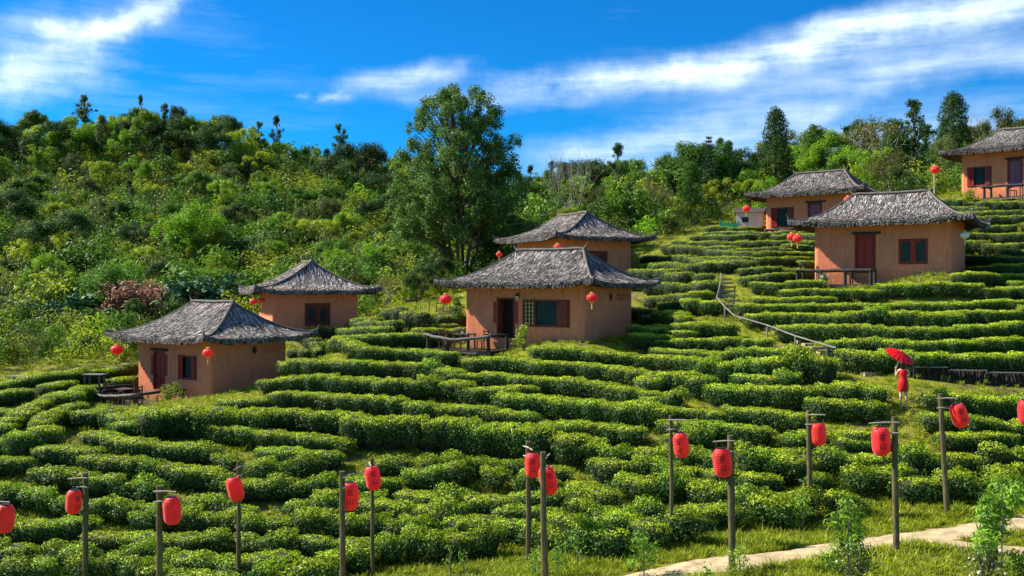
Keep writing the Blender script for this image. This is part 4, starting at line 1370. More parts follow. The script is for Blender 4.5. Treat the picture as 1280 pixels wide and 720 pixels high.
def make_roof(parent, W, D, o, rx, H, seed, n_straw=17000):
    L, Dd = W / 2 + o, D / 2 + o
    z0 = 2.88
    f = roof_fn(L, Dd, rx, H, z0)
    rg = np.random.default_rng(seed)
    nx, ny = 44, 36
    xs = np.linspace(-L, L, nx + 1); ys = np.linspace(-Dd, Dd, ny + 1)
    XX, YY = np.meshgrid(xs, ys)
    jit = rg.normal(size=XX.shape) * .018
    Zt = f(XX, YY) + jit; Zb = f(XX, YY) - .22 + .04 * rg.normal(size=XX.shape) * ((np.abs(XX) == L) | (np.abs(YY) == Dd))
    top = np.c_[XX.ravel(), YY.ravel(), Zt.ravel()]; bot = np.c_[XX.ravel() * .985, YY.ravel() * .985, Zb.ravel()]
    w = nx + 1; idx = np.arange(len(top)).reshape(ny + 1, w); off = len(top)
    q = np.stack([idx[:-1, :-1], idx[:-1, 1:], idx[1:, 1:], idx[1:, :-1]], -1).reshape(-1, 4)
    Fc = [tuple(a) for a in q.tolist()] + [tuple(off + i for i in reversed(a)) for a in q.tolist()]
    ring = list(idx[0, :]) + list(idx[1:, -1]) + list(idx[-1, -2::-1]) + list(idx[-2:0:-1, 0])
    for a, b in zip(ring, ring[1:] + ring[:1]): Fc.append((int(a) + off, int(b) + off, int(b), int(a)))
    mb = MB().add(np.concatenate([top, bot]), Fc)
    roof = mb.build('roof', M_THATCHBASE, parent)
    # thatch straws laid down the slope in courses
    n = n_straw
    x = rg.uniform(-L, L, n); y = rg.uniform(-Dd, Dd, n)
    e = .03
    gxx = (f(x + e, y) - f(x - e, y)) / (2 * e); gyy = (f(x, y + e) - f(x, y - e)) / (2 * e)
    gl = np.hypot(gxx, gyy) + 1e-6
    dx, dy = -gxx / gl, -gyy / gl
    ang = rg.normal(size=n) * .16 + (rg.random(n) < .06) * rg.normal(size=n) * .9
    ca, sa = np.cos(ang), np.sin(ang)
    dx, dy = dx * ca - dy * sa, dx * sa + dy * ca
    Ls = rg.uniform(.25, .70, n); Ws = rg.uniform(.014, .036, n)
    lift = rg.uniform(.02, .07, n)
    x2, y2 = x + dx * Ls * .82, y + dy * Ls * .82
    z1 = f(x, y) + .012; z2 = f(np.clip(x2, -L, L), np.clip(y2, -Dd, Dd)) + lift
    over = (np.abs(x2) > L) | (np.abs(y2) > Dd)
    z2 = np.where(over, z2 - rg.uniform(.0, .16, n), z2)
    x2 = np.clip(x2, -L - .07, L + .07); y2 = np.clip(y2, -Dd - .07, Dd + .07)
    sx, sy = -dy, dx
    A = np.stack([x - sx * Ws / 2, y - sy * Ws / 2, z1], 1); B = np.stack([x + sx * Ws / 2, y + sy * Ws / 2, z1], 1)
    C_ = np.stack([x2 + sx * Ws / 2, y2 + sy * Ws / 2, z2 + rg.uniform(-.012, .012, n)], 1); D2 = np.stack([x2 - sx * Ws / 2, y2 - sy * Ws / 2, z2], 1)
    V = np.stack([A, B, C_, D2], 1)
    tn = np.clip(rg.gamma(1.6, .60, n), .08, 2.8)[:, None]
    tint = tn * (np.array([1.02, .98, .95]) + rg.normal(size=(n, 3)) * .04)
    # drooping fringe at the eaves
    m = 1500
    per = rg.uniform(0, 1, m); side = rg.integers(0, 4, m)
    ex = np.where(side < 2, (per * 2 - 1) * L, np.where(side == 2, L, -L)); ey = np.where(side >= 2, (per * 2 - 1) * Dd, np.where(side == 0, Dd, -Dd))
    ez = f(ex, ey)
    l_ = rg.uniform(.10, .30, m); ww = rg.uniform(.03, .07, m); ox = np.where(side == 2, 1, np.where(side == 3, -1, 0)); oy = np.where(side == 0, 1, np.where(side == 1, -1, 0))
    tx_, ty_ = np.where(side < 2, 1., 0.), np.where(side < 2, 0., 1.)
    P0 = np.stack([ex, ey, ez + .02], 1); P1 = P0 + np.stack([ox * .05 + tx_ * rg.normal(size=m) * .03, oy * .05 + ty_ * rg.normal(size=m) * .03, -l_], 1)
    Wv = np.stack([tx_ * ww / 2, ty_ * ww / 2, np.zeros(m)], 1)
    V2 = np.stack([P0 - Wv, P0 + Wv, P1 + Wv * .6, P1 - Wv * .6], 1)
    t2 = rg.uniform(.15, .9, (m, 1)) * np.ones(3)
    me = quads_mesh('thatch', np.concatenate([V, V2]), np.concatenate([tint, t2]), [M_THATCH])
    st = link('thatch', me, roof); tag(st, kind='stuff')
    # ridge roll, horns at the ridge ends and hip corners
    zr = f(0., 0.) + .06
    rl = MB()
    pth = [(xx, rg.normal() * .015, float(f(xx, 0.)) + .06) for xx in np.linspace(-rx - .05, rx + .05, 12)]
    rl.tube(pth, [.065 + rg.uniform(0, .03) for _ in pth], 8)
    rl.build('ridge_roll', MATS['ridge'] if 'ridge' in MATS else mat('ridge', (.13, .115, .10), var=.4, scale=12, bump=.8), roof)
    for sxx in (-1, 1):
        for syy in (-1, 1):
            hp = MB(); p = []
            for k in np.linspace(0, 1, 9):
                xx = sxx * (rx + (L - rx) * k); yy = syy * Dd * k
                p.append((xx * .995, yy * .995, float(f(xx * .98, yy * .98)) + .012))
            hp.tube(p, [.05 + rg.uniform(0, .03) for _ in p], 6)
            hp.build('hip_ridge', MATS['ridge'], roof)
    for sxx in (-1, 1):
        h_ = MB(); a = (sxx * rx, 0, zr + .02)
        h_.tube([a, (sxx * (rx + .16), 0, zr + .14), (sxx * (rx + .26), 0, zr + .36)], [.06, .045, .012], 6)
        h_.build('ridge_horn', MATS['ridge'], roof)
        for syy in (-1, 1):
            h_ = MB(); z = float(f(sxx * L, syy * Dd))
            h_.tube([(sxx * (L - .3), syy * (Dd - .3), z), (sxx * (L - .02), syy * (Dd - .02), z + .10), (sxx * (L + .06), syy * (Dd + .06), z + .36)], [.05, .04, .01], 6)
            h_.build('hip_horn', MATS['ridge'], roof)
    # rafters under the eaves
    rf = MB()
    for xx in np.arange(-W / 2, W / 2 + .1, .6):
        for s_ in (-1, 1):
            y1, y2_ = s_ * (D / 2 - .1), s_ * (Dd - .12)
            rf.tube([(xx, y1, float(f(xx, y1)) - .27), (xx, y2_, float(f(xx, y2_)) - .27)], .04, 5)
    for yy in np.arange(-D / 2, D / 2 + .1, .6):
        for s_ in (-1, 1):
            x1, x2_ = s_ * (W / 2 - .1), s_ * (L - .12)
            rf.tube([(x1, yy, float(f(x1, yy)) - .27), (x2_, yy, float(f(x2_, yy)) - .27)], .04, 5)
    rf.build('rafters', M_TIMBER, roof)
    return f


def opening(mb_out, face, W, D):
    """mapping from wall coordinates (distance from the left end seen from outside, depth inwards, height) to the house frame"""
    if face == 'front': return lambda s, d, z: (-W / 2 + s, -D / 2 + d, z)
    if face == 'right': return lambda s, d, z: (W / 2 - d, -D / 2 + s, z)
    if face == 'back': return lambda s, d, z: (W / 2 - s, D / 2 - d, z)
    return lambda s, d, z: (-W / 2 + d, D / 2 - s, z)


def wbox(mb, pl, s0, s1, d0, d1, z0, z1):
    P = [pl(s, d, z) for z in (z0, z1) for d in (d0, d1) for s in (s0, s1)]
    mb.add(P, [(0, 2, 3, 1), (4, 5, 7, 6), (0, 1, 5, 4), (2, 6, 7, 3), (0, 4, 6, 2), (1, 3, 7, 5)])


def make_window(par, pl, s0, s1, z0, z1, style):
    wood = M_BROWNWOOD
    w = MB(); t = .07
    wbox(w, pl, s0 - .02, s0 + t, -.04, .14, z0 - .02, z1 + .02); wbox(w, pl, s1 - t, s1 + .02, -.04, .14, z0 - .02, z1 + .02)
    wbox(w, pl, s0 + t, s1 - t, -.035, .14, z1 - t, z1 + .02); wbox(w, pl, s0 + t, s1 - t, -.035, .14, z0 - .02, z0 + t)
    win = w.build('window', wood, par)
    if style == 'panes':          # two casements each with a dark pane
        mid = (s0 + s1) / 2
        b = MB(); wbox(b, pl, mid - .10, mid + .10, -.02, .10, z0 + t, z1 - t); b.build('mullion', M_REDWOOD, win)
        for a, c in ((s0 + t, mid - .10), (mid + .10, s1 - t)):
            p = MB(); wbox(p, pl, a + .06, c - .06, .06, .09, z0 + t + .06, z1 - t - .06); p.build('pane', M_CURTAIN, win)
            f = MB()
            wbox(f, pl, a, a + .06, .0, .10, z0 + t, z1 - t); wbox(f, pl, c - .06, c, .0, .10, z0 + t, z1 - t)
            wbox(f, pl, a + .06, c - .06, .002, .10, z0 + t, z0 + t + .06); wbox(f, pl, a + .06, c - .06, .002, .10, z1 - t - .06, z1 - t)
            f.build('casement', wood, win)
    elif style == 'dark':
        m = (s0 + s1) / 2
        for a, c in ((s0 + t, m - .04), (m + .04, s1 - t)):
            p = MB(); wbox(p, pl, a, c, .06, .10, z0 + t, z1 - t); sh = p.build('shutter', wood, win)
            p = MB(); wbox(p, pl, a + .12, c - .12, .045, .06, z0 + t + .15, z1 - t - .15); p.build('panel', M_TIMBER, sh)
        b = MB(); m = (s0 + s1) / 2; wbox(b, pl, m - .03, m + .03, .02, .10, z0 + t, z1 - t); b.build('mullion', wood, win)
    elif style == 'lattice_left' or style == 'red_left':   # an open shutter on the left, curtained dark opening right of it
        k = s0 + (s1 - s0) * .28
        sh = MB()
        lat = M_LATTICE if style == 'lattice_left' else M_REDWOOD
        wbox(sh, pl, s0 + t, s0 + t + .04, -.09, -.045, z0 + .04, z1 - .04); wbox(sh, pl, k - .04, k, -.09, -.045, z0 + .04, z1 - .04)
        for zz in (z0 + .04, z1 - .08): wbox(sh, pl, s0 + t + .04, k - .04, -.088, -.047, zz, zz + .04)
        shutter = sh.build('shutter', wood if style == 'lattice_left' else M_REDWOOD, win)
        g = MB()
        nb = 3
        for i in range(nb):
            c = s0 + t + .04 + (k - s0 - t - .08) * (i + .5) / nb; wbox(g, pl, c - .022, c + .022, -.080, -.060, z0 + .08, z1 - .08)
        for i in range(6):
            c = z0 + .08 + (z1 - z0 - .16) * (i + .5) / 6; wbox(g, pl, s0 + t + .04, k - .04, -.074, -.056, c - .016, c + .016)
        g.build('lattice', lat, shutter)
        p = MB(); wbox(p, pl, s0 + t, s1 - t, .11, .13, z0 + t, z1 - t); p.build('pane', M_GLASS, win)
        kr = s1 - (s1 - s0) * .25
        cu = MB()
        v = []; n = 24
        for i in range(n + 1):
            s = k + .03 + (kr - k - .06) * i / n; d = .075 + .018 * math.sin(i * 1.9)
            v += [pl(s, d, z0 + t), pl(s, d, z1 - t)]
        cu.add(v, [(2 * i, 2 * i + 2, 2 * i + 3, 2 * i + 1) for i in range(n)])
        cu.build('curtain', M_CURTAIN, win)
        sr = MB(); wbox(sr, pl, kr, s1 - t, -.085, -.045, z0 + .04, z1 - .04); sr.build('shutter', wood, win)
    return win


def cottage(key, label, holes, rx, banners=False, lintel=True, vents=(), H=1.75, door_mat=None, door_open=False, lamp=None, ornament=None, o=1.15):
    """holes: (face, kind, s0, s1, z0, z1, style)"""
    h = HS[key]; W, D = h['W'], h['D']
    t = thing('cottage', label, 'cottage', (h['c'][0], h['c'][1], h['z']), h['rz'], 'mud-walled thatched cottages')
    wm = MB(); r = .22; ztop = 3.02
    for face, ln in (('front', W), ('right', D), ('back', W), ('left', D)):
        pl = opening(wm, face, W, D)
        hs = [(a, b, c, d) for f_, k, a, b, c, d, s in holes if f_ == face]
        hs += [(a, b, c, d) for f_, a, b, c, d in vents if f_ == face]
        wall_panel(wm, r, ln - r, ztop, hs, .22, pl)
    for sx_ in (-1, 1):
        for sy_ in (-1, 1):
            wm.lathe([(r, -1), (r, 1), (r, ztop)], (sx_ * (W / 2 - r), sy_ * (D / 2 - r), 0), 16)
    wall = wm.build('wall', M_WALL, t)
    fl = MB(); fl.box((0, 0, .0), (W - .5, D - .5, .1)); fl.build('floor', M_BENCH, t)
    make_roof(t, W, D, o, rx, H, hash_(key))
    for face, kind, s0, s1, z0, z1, style in holes:
        pl = opening(None, face, W, D)
        if kind == 'window': make_window(t, pl, s0, s1, z0, z1, style)
        else:
            f = MB(); q = .07
            wbox(f, pl, s0 - .02, s0 + q, -.03, .16, z0, z1); wbox(f, pl, s1 - q, s1 + .02, -.03, .16, z0, z1); wbox(f, pl, s0 - .02, s1 + .02, -.035, .16, z1, z1 + .09)
            f.build('door_frame', M_BROWNWOOD, t)
            if door_open:
                d = MB(); wbox(d, pl, s0 + q, s1 - q, .50, .55, z0, z1); dd = d.build('door', M_VOID, t, label='dark sheet painted as the unlit room behind the open doorway')  # near-black sheet stands in for the shade inside the room
                d = MB(); wbox(d, pl, s0 + q, s0 + q + .05, .16, .5, z0, z1); wbox(d, pl, s1 - q - .05, s1 - q, .16, .5, z0, z1); d.build('door_leaf', M_BROWNWOOD, t)
            else:
                dm = door_mat or M_REDWOOD
                d = MB(); wbox(d, pl, s0 + q, s1 - q, .08, .13, z0, z1); dr = d.build('door', dm, t)
                mid = (s0 + s1) / 2
                for a, b in ((s0 + q + .05, mid - .03), (mid + .03, s1 - q - .05)):
                    for c, e in ((z0 + .12, z0 + .62), (z0 + .74, z0 + 1.24), (z0 + 1.36, z1 - .12)):
                        p = MB(); wbox(p, pl, a, b, .055, .08, c, e); p.build('door_panel', dm, dr)
                k = MB(); k.lathe([(.0, -.03), (.028, -.02), (.028, .02), (.0, .03)], pl(s1 - q - .10, .045, z0 + 1.0), 8); k.build('handle', M_BLACK, dr)
            if lintel:
                l_ = MB(); wbox(l_, pl, s0 - .16, s1 + .28, -.10, .0, z1 + .10, z1 + .22); l_.build('lintel', M_TIMBER, t)
            if banners:
                for a in (s0 - .22, s1 + .05):
                    b = MB(); wbox(b, pl, a, a + .16, -.025, -.002, z0 + .75, z1 - .12)
                    b.build('door_scroll', M_REDWOOD, t, label='red paper scroll beside the door')
    for f_, a, b, c, d in vents:
        pl = opening(None, f_, W, D); v = MB()
        wbox(v, pl, a, b, .05, .10, c, d)
        vb = v.build('vent_screen', M_WALL, t)
        g = MB(); nx = max(3, int((b - a) / .16))
        for i in range(nx + 1):
            s = a + (b - a) * i / nx; wbox(g, pl, s - .025, s + .025, .0, .05, c, d)
        for i in range(3): z = c + (d - c) * i / 2; wbox(g, pl, a, b, .004, .048, z - .022, z + .022)
        g.build('vent_grille', M_WALL, vb)
    if lamp:
        pl = opening(None, 'front', W, D); s, z = lamp
        l_ = MB(); l_.lathe([(.02, .16), (.10, .10), (.11, .05), (.09, .04)], pl(s, -.14, z), 10); wbox(l_, pl, s - .02, s + .02, -.14, .0, z + .15, z + .19)
        lo = l_.build('wall_lamp', M_BLACK, t)
        g = MB(); g.lathe([(.03, -.12), (.07, -.06), (.06, .04)], pl(s, -.14, z), 10); g.build('lamp_glass', M_LAMPG, lo, smooth=True)
    if ornament:
        f_, s, z = ornament; pl = opening(None, f_, W, D); b = MB()
        c = pl(s, -.03, z); e = pl(s, -.06, z)
        P = [pl(s - .16, -.03, z), pl(s, -.03, z + .24), pl(s + .16, -.03, z), pl(s, -.03, z - .24), pl(s - .1, -.07, z), pl(s, -.07, z + .15), pl(s + .1, -.07, z), pl(s, -.07, z - .15)]
        b.add(P, [(0, 1, 5, 4), (1, 2, 6, 5), (2, 3, 7, 6), (3, 0, 4, 7), (4, 5, 6, 7), (3, 2, 1, 0)])
        b.build('wall_plaque', M_TIMBER, t, label='dark diamond-shaped wall ornament')
    return t


cottage('h1', 'lowest left cottage with closed red door, in front of the small back cottage',
        [('front', 'door', 1.55, 2.55, .12, 2.05, ''), ('front', 'window', 3.75, 5.25, .78, 1.98, 'red_left')], 1.75, banners=True,
        vents=[('right', 3.25, 4.45, 1.95, 2.38)], ornament=('right', 2.75, 2.2))
cottage('h3', 'middle cottage with a dark open doorway, lattice shutter and log-railed terrace',
        [('front', 'door', 2.0, 3.05, .1, 2.08, ''), ('front', 'window', 3.55, 6.2, .72, 2.05, 'lattice_left')], 2.0, banners=True, lintel=False, door_open=True,
        vents=[('right', 3.7, 5.2, 1.98, 2.38)], lamp=(3.28, 2.2), ornament=('right', 3.0, 2.2))
cottage('h5', 'right cottage with closed red door and small two-pane window, behind the long tea rows',
        [('front', 'door', 2.20, 3.25, .15, 2.15, ''), ('front', 'window', 4.45, 5.85, .62, 1.92, 'panes')], 2.0)
cottage('h6', 'upper right cottage with purple door, half hidden behind the red door cottage',
        [('front', 'window', .45, 2.15, .55, 1.95, 'red_left'), ('front', 'door', 3.25, 4.25, .3, 2.1, '')], 1.85, door_mat=M_PURPLEWOOD)
cottage('h7', 'top right cottage cut by the picture edge, with a purple door',
        [('front', 'window', .45, 2.0, .55, 1.85, 'red_left'), ('front', 'door', 3.05, 3.95, .25, 2.1, '')], 2.0, door_mat=M_PURPLEWOOD)
cottage('h4', 'centre back cottage whose roof rises behind the middle cottage ridge',
        [('front', 'window', 2.4, 3.9, .9, 2.0, 'dark'), ('right', 'window', 1.95, 3.4, .85, 2.02, 'dark')], 1.9, lintel=False)
cottage('h2', 'small back cottage above the lowest cottage, seen end-on with a brown window',
        [('right', 'window', 1.95, 3.45, .75, 2.1, 'dark')], 1.6, lintel=False)


def local(key, u, b, z=0.):
    """point in a cottage frame: u along the front from its left corner, b outwards from the front wall"""
    h = HS[key]
    c = h['c'] + h['u'] * (-h['W'] / 2 + u) - h['b'] * (h['D'] / 2 + b)
    return Vector((c[0], c[1], h['z'] + z))


def place(o, key, u, b, z, turn=0.):
    o.location = local(key, u, b, z); o.rotation_euler = (0, 0, HS[key]['rz'] + turn)


def make_deck(key, label, curved=True, zt=-.45, seed=1):
    d = DECKS[key]; h = d['h']; rg = random.Random(seed)
    t = thing('log_railed_terrace', label, 'terrace', (d['c'][0], d['c'][1], h['z']), h['rz'])
    a, b = d['hu'], d['hb']
    m = MB(); nb = int(2 * b / .2)
    for i in range(nb):
        y = -b + (i + .5) * 2 * b / nb; m.box((0, y, zt - .04 + rg.uniform(-.004, .004)), (2 * a, 2 * b / nb - .012, .05))
    m.build('deck_floor', M_TIMBER, t)
    bm = MB(); bm.box((0, -b + .06, zt - .13), (2 * a, .1, .12)); bm.box((0, b - .06, zt - .13), (2 * a, .1, .12)); bm.build('joist', M_LOG, t)
    xs = np.linspace(-a + .1, a - .1, 4)
    for i, x in enumerate(xs):
        p = MB(); p.tube([(x, -b + .1, -1.4), (x + rg.uniform(-.03, .03), -b + .1, zt + .78)], [.10, .085], 8); p.build('post', M_DARKLOG, t)
    for s in (-1, 1):
        p = MB(); p.tube([(s * (a - .1), b - .2, -1.2), (s * (a - .1), b - .2, zt + .75)], [.09, .08], 8); p.build('post', M_DARKLOG, t)
    path = [(x, -b + .1 - (.42 * math.cos(x / a * 1.45) if curved else 0), zt + .74 - (.20 if curved else .03) * math.cos(x / a * 1.5) + rg.uniform(-.02, .02)) for x in np.linspace(-a - .1, a + .1, 12)]
    p = MB(); p.tube(path, [.085 + rg.uniform(-.012, .012) for _ in path], 8); p.build('rail', M_LOG if key in ('h3', 'h1') else M_DARKLOG, t, smooth=True)
    for s in (-1, 1):
        p = MB(); p.tube([(s * (a - .08), -b - .05, zt + .70), (s * (a - .1), 0, zt + .74), (s * (a - .1), b - .1, zt + .72)], [.07, .075, .065], 8); p.build('side_rail', M_DARKLOG, t, smooth=True)
    return t


make_deck('h3', 'curved log railing and plank terrace in front of the open dark doorway', True, seed=1)
make_deck('h1', 'dark log railing and plank terrace at the door of the lowest cottage', True, seed=2)
make_deck('h5', 'low dark log rail terrace left of the red door of the right cottage', False, seed=3)
make_deck('h7', 'log rail terrace in front of the top right cottage at the picture edge', False, seed=4)
make_deck('h6', 'small dark log rail terrace at the upper right cottage, above its neighbour\'s roof', False, seed=5)


def make_chair(label, group):
    t = thing('slat_back_chair', label, 'chair', group=group)
    m = MB(); m.box((0, 0, .44), (.46, .44, .04)); m.build('seat', M_BENCH, t)
    for sx_ in (-1, 1):
        for sy_, hh in ((-1, .44), (1, 1.0)):
            m = MB(); m.box((sx_ * .21, sy_ * .20, hh / 2), (.045, .045, hh)); m.build('leg', M_BENCH, t)
    for z in (.62, .76, .90):
        m = MB(); m.box((0, .20, z), (.40, .025, .06)); m.build('back_slat', M_BENCH, t)
    return t


def make_table(label, L=.9, W=.7, group=None):
    t = thing('wooden_table', label, 'table', group=group)
    m = MB(); m.box((0, 0, .74), (L, W, .05)); m.build('tabletop', M_BENCH, t)
    for sx_ in (-1, 1):
        for sy_ in (-1, 1):
            m = MB(); m.box((sx_ * (L / 2 - .06), sy_ * (W / 2 - .06), .36), (.06, .06, .72)); m.build('leg', M_BENCH, t)
    return t


def cup(label, loc):
    t = thing('tea_cup', label, 'cup', loc)
    m = MB(); m.lathe([(.03, 0), (.055, .05), (.06, .10), (.052, .10), (.04, .03)], (0, 0, 0), 10); m.build('bowl', M_PLASTER, t)
    m = MB(); m.lathe([(.0, -.004), (.07, .0), (.075, .012)], (0, 0, 0), 10); m.build('saucer', M_PLASTER, t)


CG = 'slat-back chairs on the terraces'
for key, items in {'h3': [('c', -.45, 1.2, math.pi / 2, 'slat-back chair at the left end of the curved log terrace'), ('t', .75, 1.15, 0, 'small wooden table with cups on the curved log terrace'), ('c', 1.9, 1.2, -math.pi / 2, 'slat-back chair beside the open dark doorway')],
                   'h1': [('c', .9, 2.0, math.pi / 2, 'leftmost dark chair on the lowest cottage terrace'), ('t', 2.0, 2.0, 0, 'dark table left of the lowest cottage wall'), ('c', 3.1, 2.0, -math.pi / 2, 'dark chair at the lit corner of the lowest cottage'), ('c', 3.9, 1.0, 0, 'dark chair in front of the closed red door of the lowest cottage')],
                   'h5': [('t', 1.5, .8, 0, 'dark table behind the log rail of the red door cottage'), ('c', .6, .8, math.pi / 2, 'dark chair left of the table at the red door cottage')],
                   'h7': [('t', 4.6, .9, 0, 'dark table on the top right terrace'), ('c', 3.6, .9, math.pi / 2, 'dark chair left of the table on the top right terrace'), ('c', 5.6, .9, -math.pi / 2, 'dark chair right of the table on the top right terrace')]}.items():
    for k, u, b, tr, lab in items:
        o = make_chair(lab, CG) if k == 'c' else make_table(lab, 1.0 if key != 'h5' else 1.5, .7)
        place(o, key, u, b, -.44, tr)
cup('left white cup on the table of the curved log terrace', local('h3', .6, 1.1, -.44 + .77))
cup('right white cup on the table of the curved log terrace', local('h3', .95, 1.2, -.44 + .77))


# ------------------------------------------------------------------ round eave lanterns
def round_lantern(label, px, py, Y, r=.27, tassel=True, up=.35, material=None):
    p = at(px, py, Y)
    t = thing('round_lantern', label, 'lantern', p, 0, 'round red lanterns at the cottage eaves')
    m = MB(); prof = []
    n = 14
    for i in range(n + 1):
        a = -math.pi / 2 + math.pi * i / n; prof.append((max(.3 * r, r * math.cos(a)), r * .80 * math.sin(a)))
    v = []; S = 24
    for rr_, z in prof:
        for k in range(S):
            q = 2 * math.pi * k / S; w = rr_ * (1 + (.03 if k % 2 else -.03)); v.append((w * math.cos(q), w * math.sin(q), z))
    f = [(i * S + k, i * S + (k + 1) % S, (i + 1) * S + (k + 1) % S, (i + 1) * S + k) for i in range(n) for k in range(S)]
    f += [tuple(reversed(range(S))), tuple(range(n * S, n * S + S))]
    m.add(v, f); m.build('body', material or M_RED, t)
    for s in (-1, 1):
        c = MB(); c.lathe([(r * .36, 0), (r * .36, s * .05), (r * .2, s * .07)], (0, 0, s * r * .78), 12); c.build('cap', M_GOLD, t)
    c = MB(); c.tube([(0, 0, r * .8), (0, 0, r + up)], .012, 5); c.build('cord', M_BLACK, t)
    if tassel:
        c = MB(); c.lathe([(.015, 0), (.03, -.05), (.04, -.32)], (0, 0, -r * .85), 8); c.build('tassel', M_GOLD, t)
    return t


for a in [('round red lantern under the left eave corner of the lowest cottage', 146, 437, 49.6, .30), ('round red lantern with yellow tassel at the near corner of the lowest cottage', 260, 441, 45.9, .26),
          ('left of two round red lanterns at the small back cottage eave', 317, 377, 56.2, .22), ('right of two round red lanterns at the small back cottage eave', 327, 375, 57.2, .2),
          ('round red lantern left of the middle cottage wall, above the grassy steps', 557, 374, 49.8, .31), ('round red lantern with yellow tassel at the near corner of the middle cottage', 740, 372, 45.4, .26),
          ('round red lantern on the eave of the centre back cottage', 697, 309, 60.2, .27), ('dim red lantern at the far left eave of the centre back cottage', 624, 318, 65.5, .22),
          ('left of two round red lanterns under the left eave of the red door cottage', 989.5, 296, 52.8, .25), ('right of two round red lanterns under the left eave of the red door cottage', 997, 298, 52.0, .26),
          ('round red lantern at the left eave corner of the upper right cottage', 933, 261, 69.5, .27), ('round red lantern at the near corner of the upper right cottage', 1060, 250, 65.3, .30)]:
    round_lantern(*a)
round_lantern('pale pink round lantern under the right eave of the red door cottage', 1206, 294, 49.3, .22, material=M_LAMPG)
lt = round_lantern('round red lantern on a pale stake left of the top right cottage', 1169, 212, 66.5, .32, tassel=False, up=.5)
p = at(1168, 214, 66.9); gz = T(p.x, p.y)
st = thing('lantern_stake', 'pale stake carrying a round red lantern left of the top right cottage', 'stake', (p.x, p.y, gz))
m = MB(); m.tube([(0, 0, -.3), (0, 0, p.z - gz - .15)], .05, 6); m.build('pole', M_BAR, st)


# ------------------------------------------------------------------ long lanterns on poles along the path
def glyph_mesh(ch, size, r, zoff, ang):
    cu = bpy.data.curves.new('glyph', 'FONT'); cu.body = ch; cu.size = size; cu.align_x = 'CENTER'; cu.align_y = 'CENTER'; cu.resolution_u = 3
    o = bpy.data.objects.new('glyph', cu); COL.objects.link(o)
    dg = bpy.context.evaluated_depsgraph_get()
    me = bpy.data.meshes.new_from_object(o.evaluated_get(dg))
    bpy.data.objects.remove(o); 
    bm = bmesh.new(); bm.from_mesh(me)
    bmesh.ops.triangulate(bm, faces=bm.faces)
    for _ in range(2):
        ed = [e for e in bm.edges if e.calc_length() > .05]
        if ed: bmesh.ops.subdivide_edges(bm, edges=ed, cuts=1)
        bmesh.ops.triangulate(bm, faces=bm.faces)
    for v in bm.verts:
        x, z = v.co.x, v.co.y + zoff
        rr_ = body_r(z, r) + .013
        a = ang - math.pi / 2 + x / rr_
        v.co = Vector((rr_ * math.cos(a), rr_ * math.sin(a), z))
    bm.to_mesh(me); bm.free()
    me.materials.clear(); me.materials.append(M_INK)
    return me


LH = .40   # half height of a long lantern


def body_r(z, r):
    t = min(1, abs(z) / LH)
    return r * (1 - .42 * t ** 4.5)


def long_lantern_mesh(r=.262):
    m = MB(); v = []; S = 32; n = 78
    for i in range(n + 1):
        z = -LH + 2 * LH * i / n
        rr_ = body_r(z, r) + .0035 * math.sin(i / n * 2 * math.pi * 13)
        for k in range(S):
            q = 2 * math.pi * k / S
            w = rr_ * (1 + .018 * math.sin(q * 8))
            v.append((w * math.cos(q), w * math.sin(q), z))
    f = [(i * S + k, i * S + (k + 1) % S, (i + 1) * S + (k + 1) % S, (i + 1) * S + k) for i in range(n) for k in range(S)]
    f += [tuple(reversed(range(S))), tuple(range(n * S, n * S + S))]
    m.add(v, f)
    return m.mesh('body', M_RED, smooth=True)


LBODY = long_lantern_mesh()
_c = MB(); _c.lathe([(.0, -.02), (.135, -.02), (.148, .0), (.148, .018), (.0, .024)], (0, 0, 0), 20); LCAP = _c.mesh('cap', M_BLACK)
_c = MB()
_c.tube([(.14 * math.cos(a), 0, .05 + .13 * math.sin(a)) for a in np.linspace(0, math.pi, 9)], .009, 5, cap=False); LHOOK = _c.mesh('bail', M_BLACK)
GL = {}


def long_lantern(label, p, hang, chars=None, tilt=0., s=1.):
    t = thing('long_lantern', label, 'lantern', p, 0, 'long red lanterns hung from the poles')
    t.rotation_euler = (0, tilt, 0)
    b = link('body', LBODY, t); b.scale = (s * random.uniform(.96, 1.04), s * random.uniform(.95, 1.03), s); b.rotation_euler = (0, 0, random.uniform(0, .7))
    for sg in (-1, 1):
        c = link('cap', LCAP, t); c.location = (0, 0, sg * LH * s); c.rotation_euler = (0 if sg > 0 else math.pi, 0, 0); c.scale = (s * .92,) * 3
    k = link('bail', LHOOK, t); k.location = (0, 0, LH * s)
    m = MB(); m.tube([(0, 0, LH * s + .17), (0, 0, LH * s + .17 + hang)], .008, 4); m.build('cord', M_BLACK, t)
    if chars is not None:
        for ch, z in (('客', .13), ('山', -.12)):
            key = (ch, chars)
            if key not in GL: GL[key] = glyph_mesh(ch, .215, .262, z, chars)
            q = link('written_character', GL[key], t); q.scale = (s, s, s)
    return t


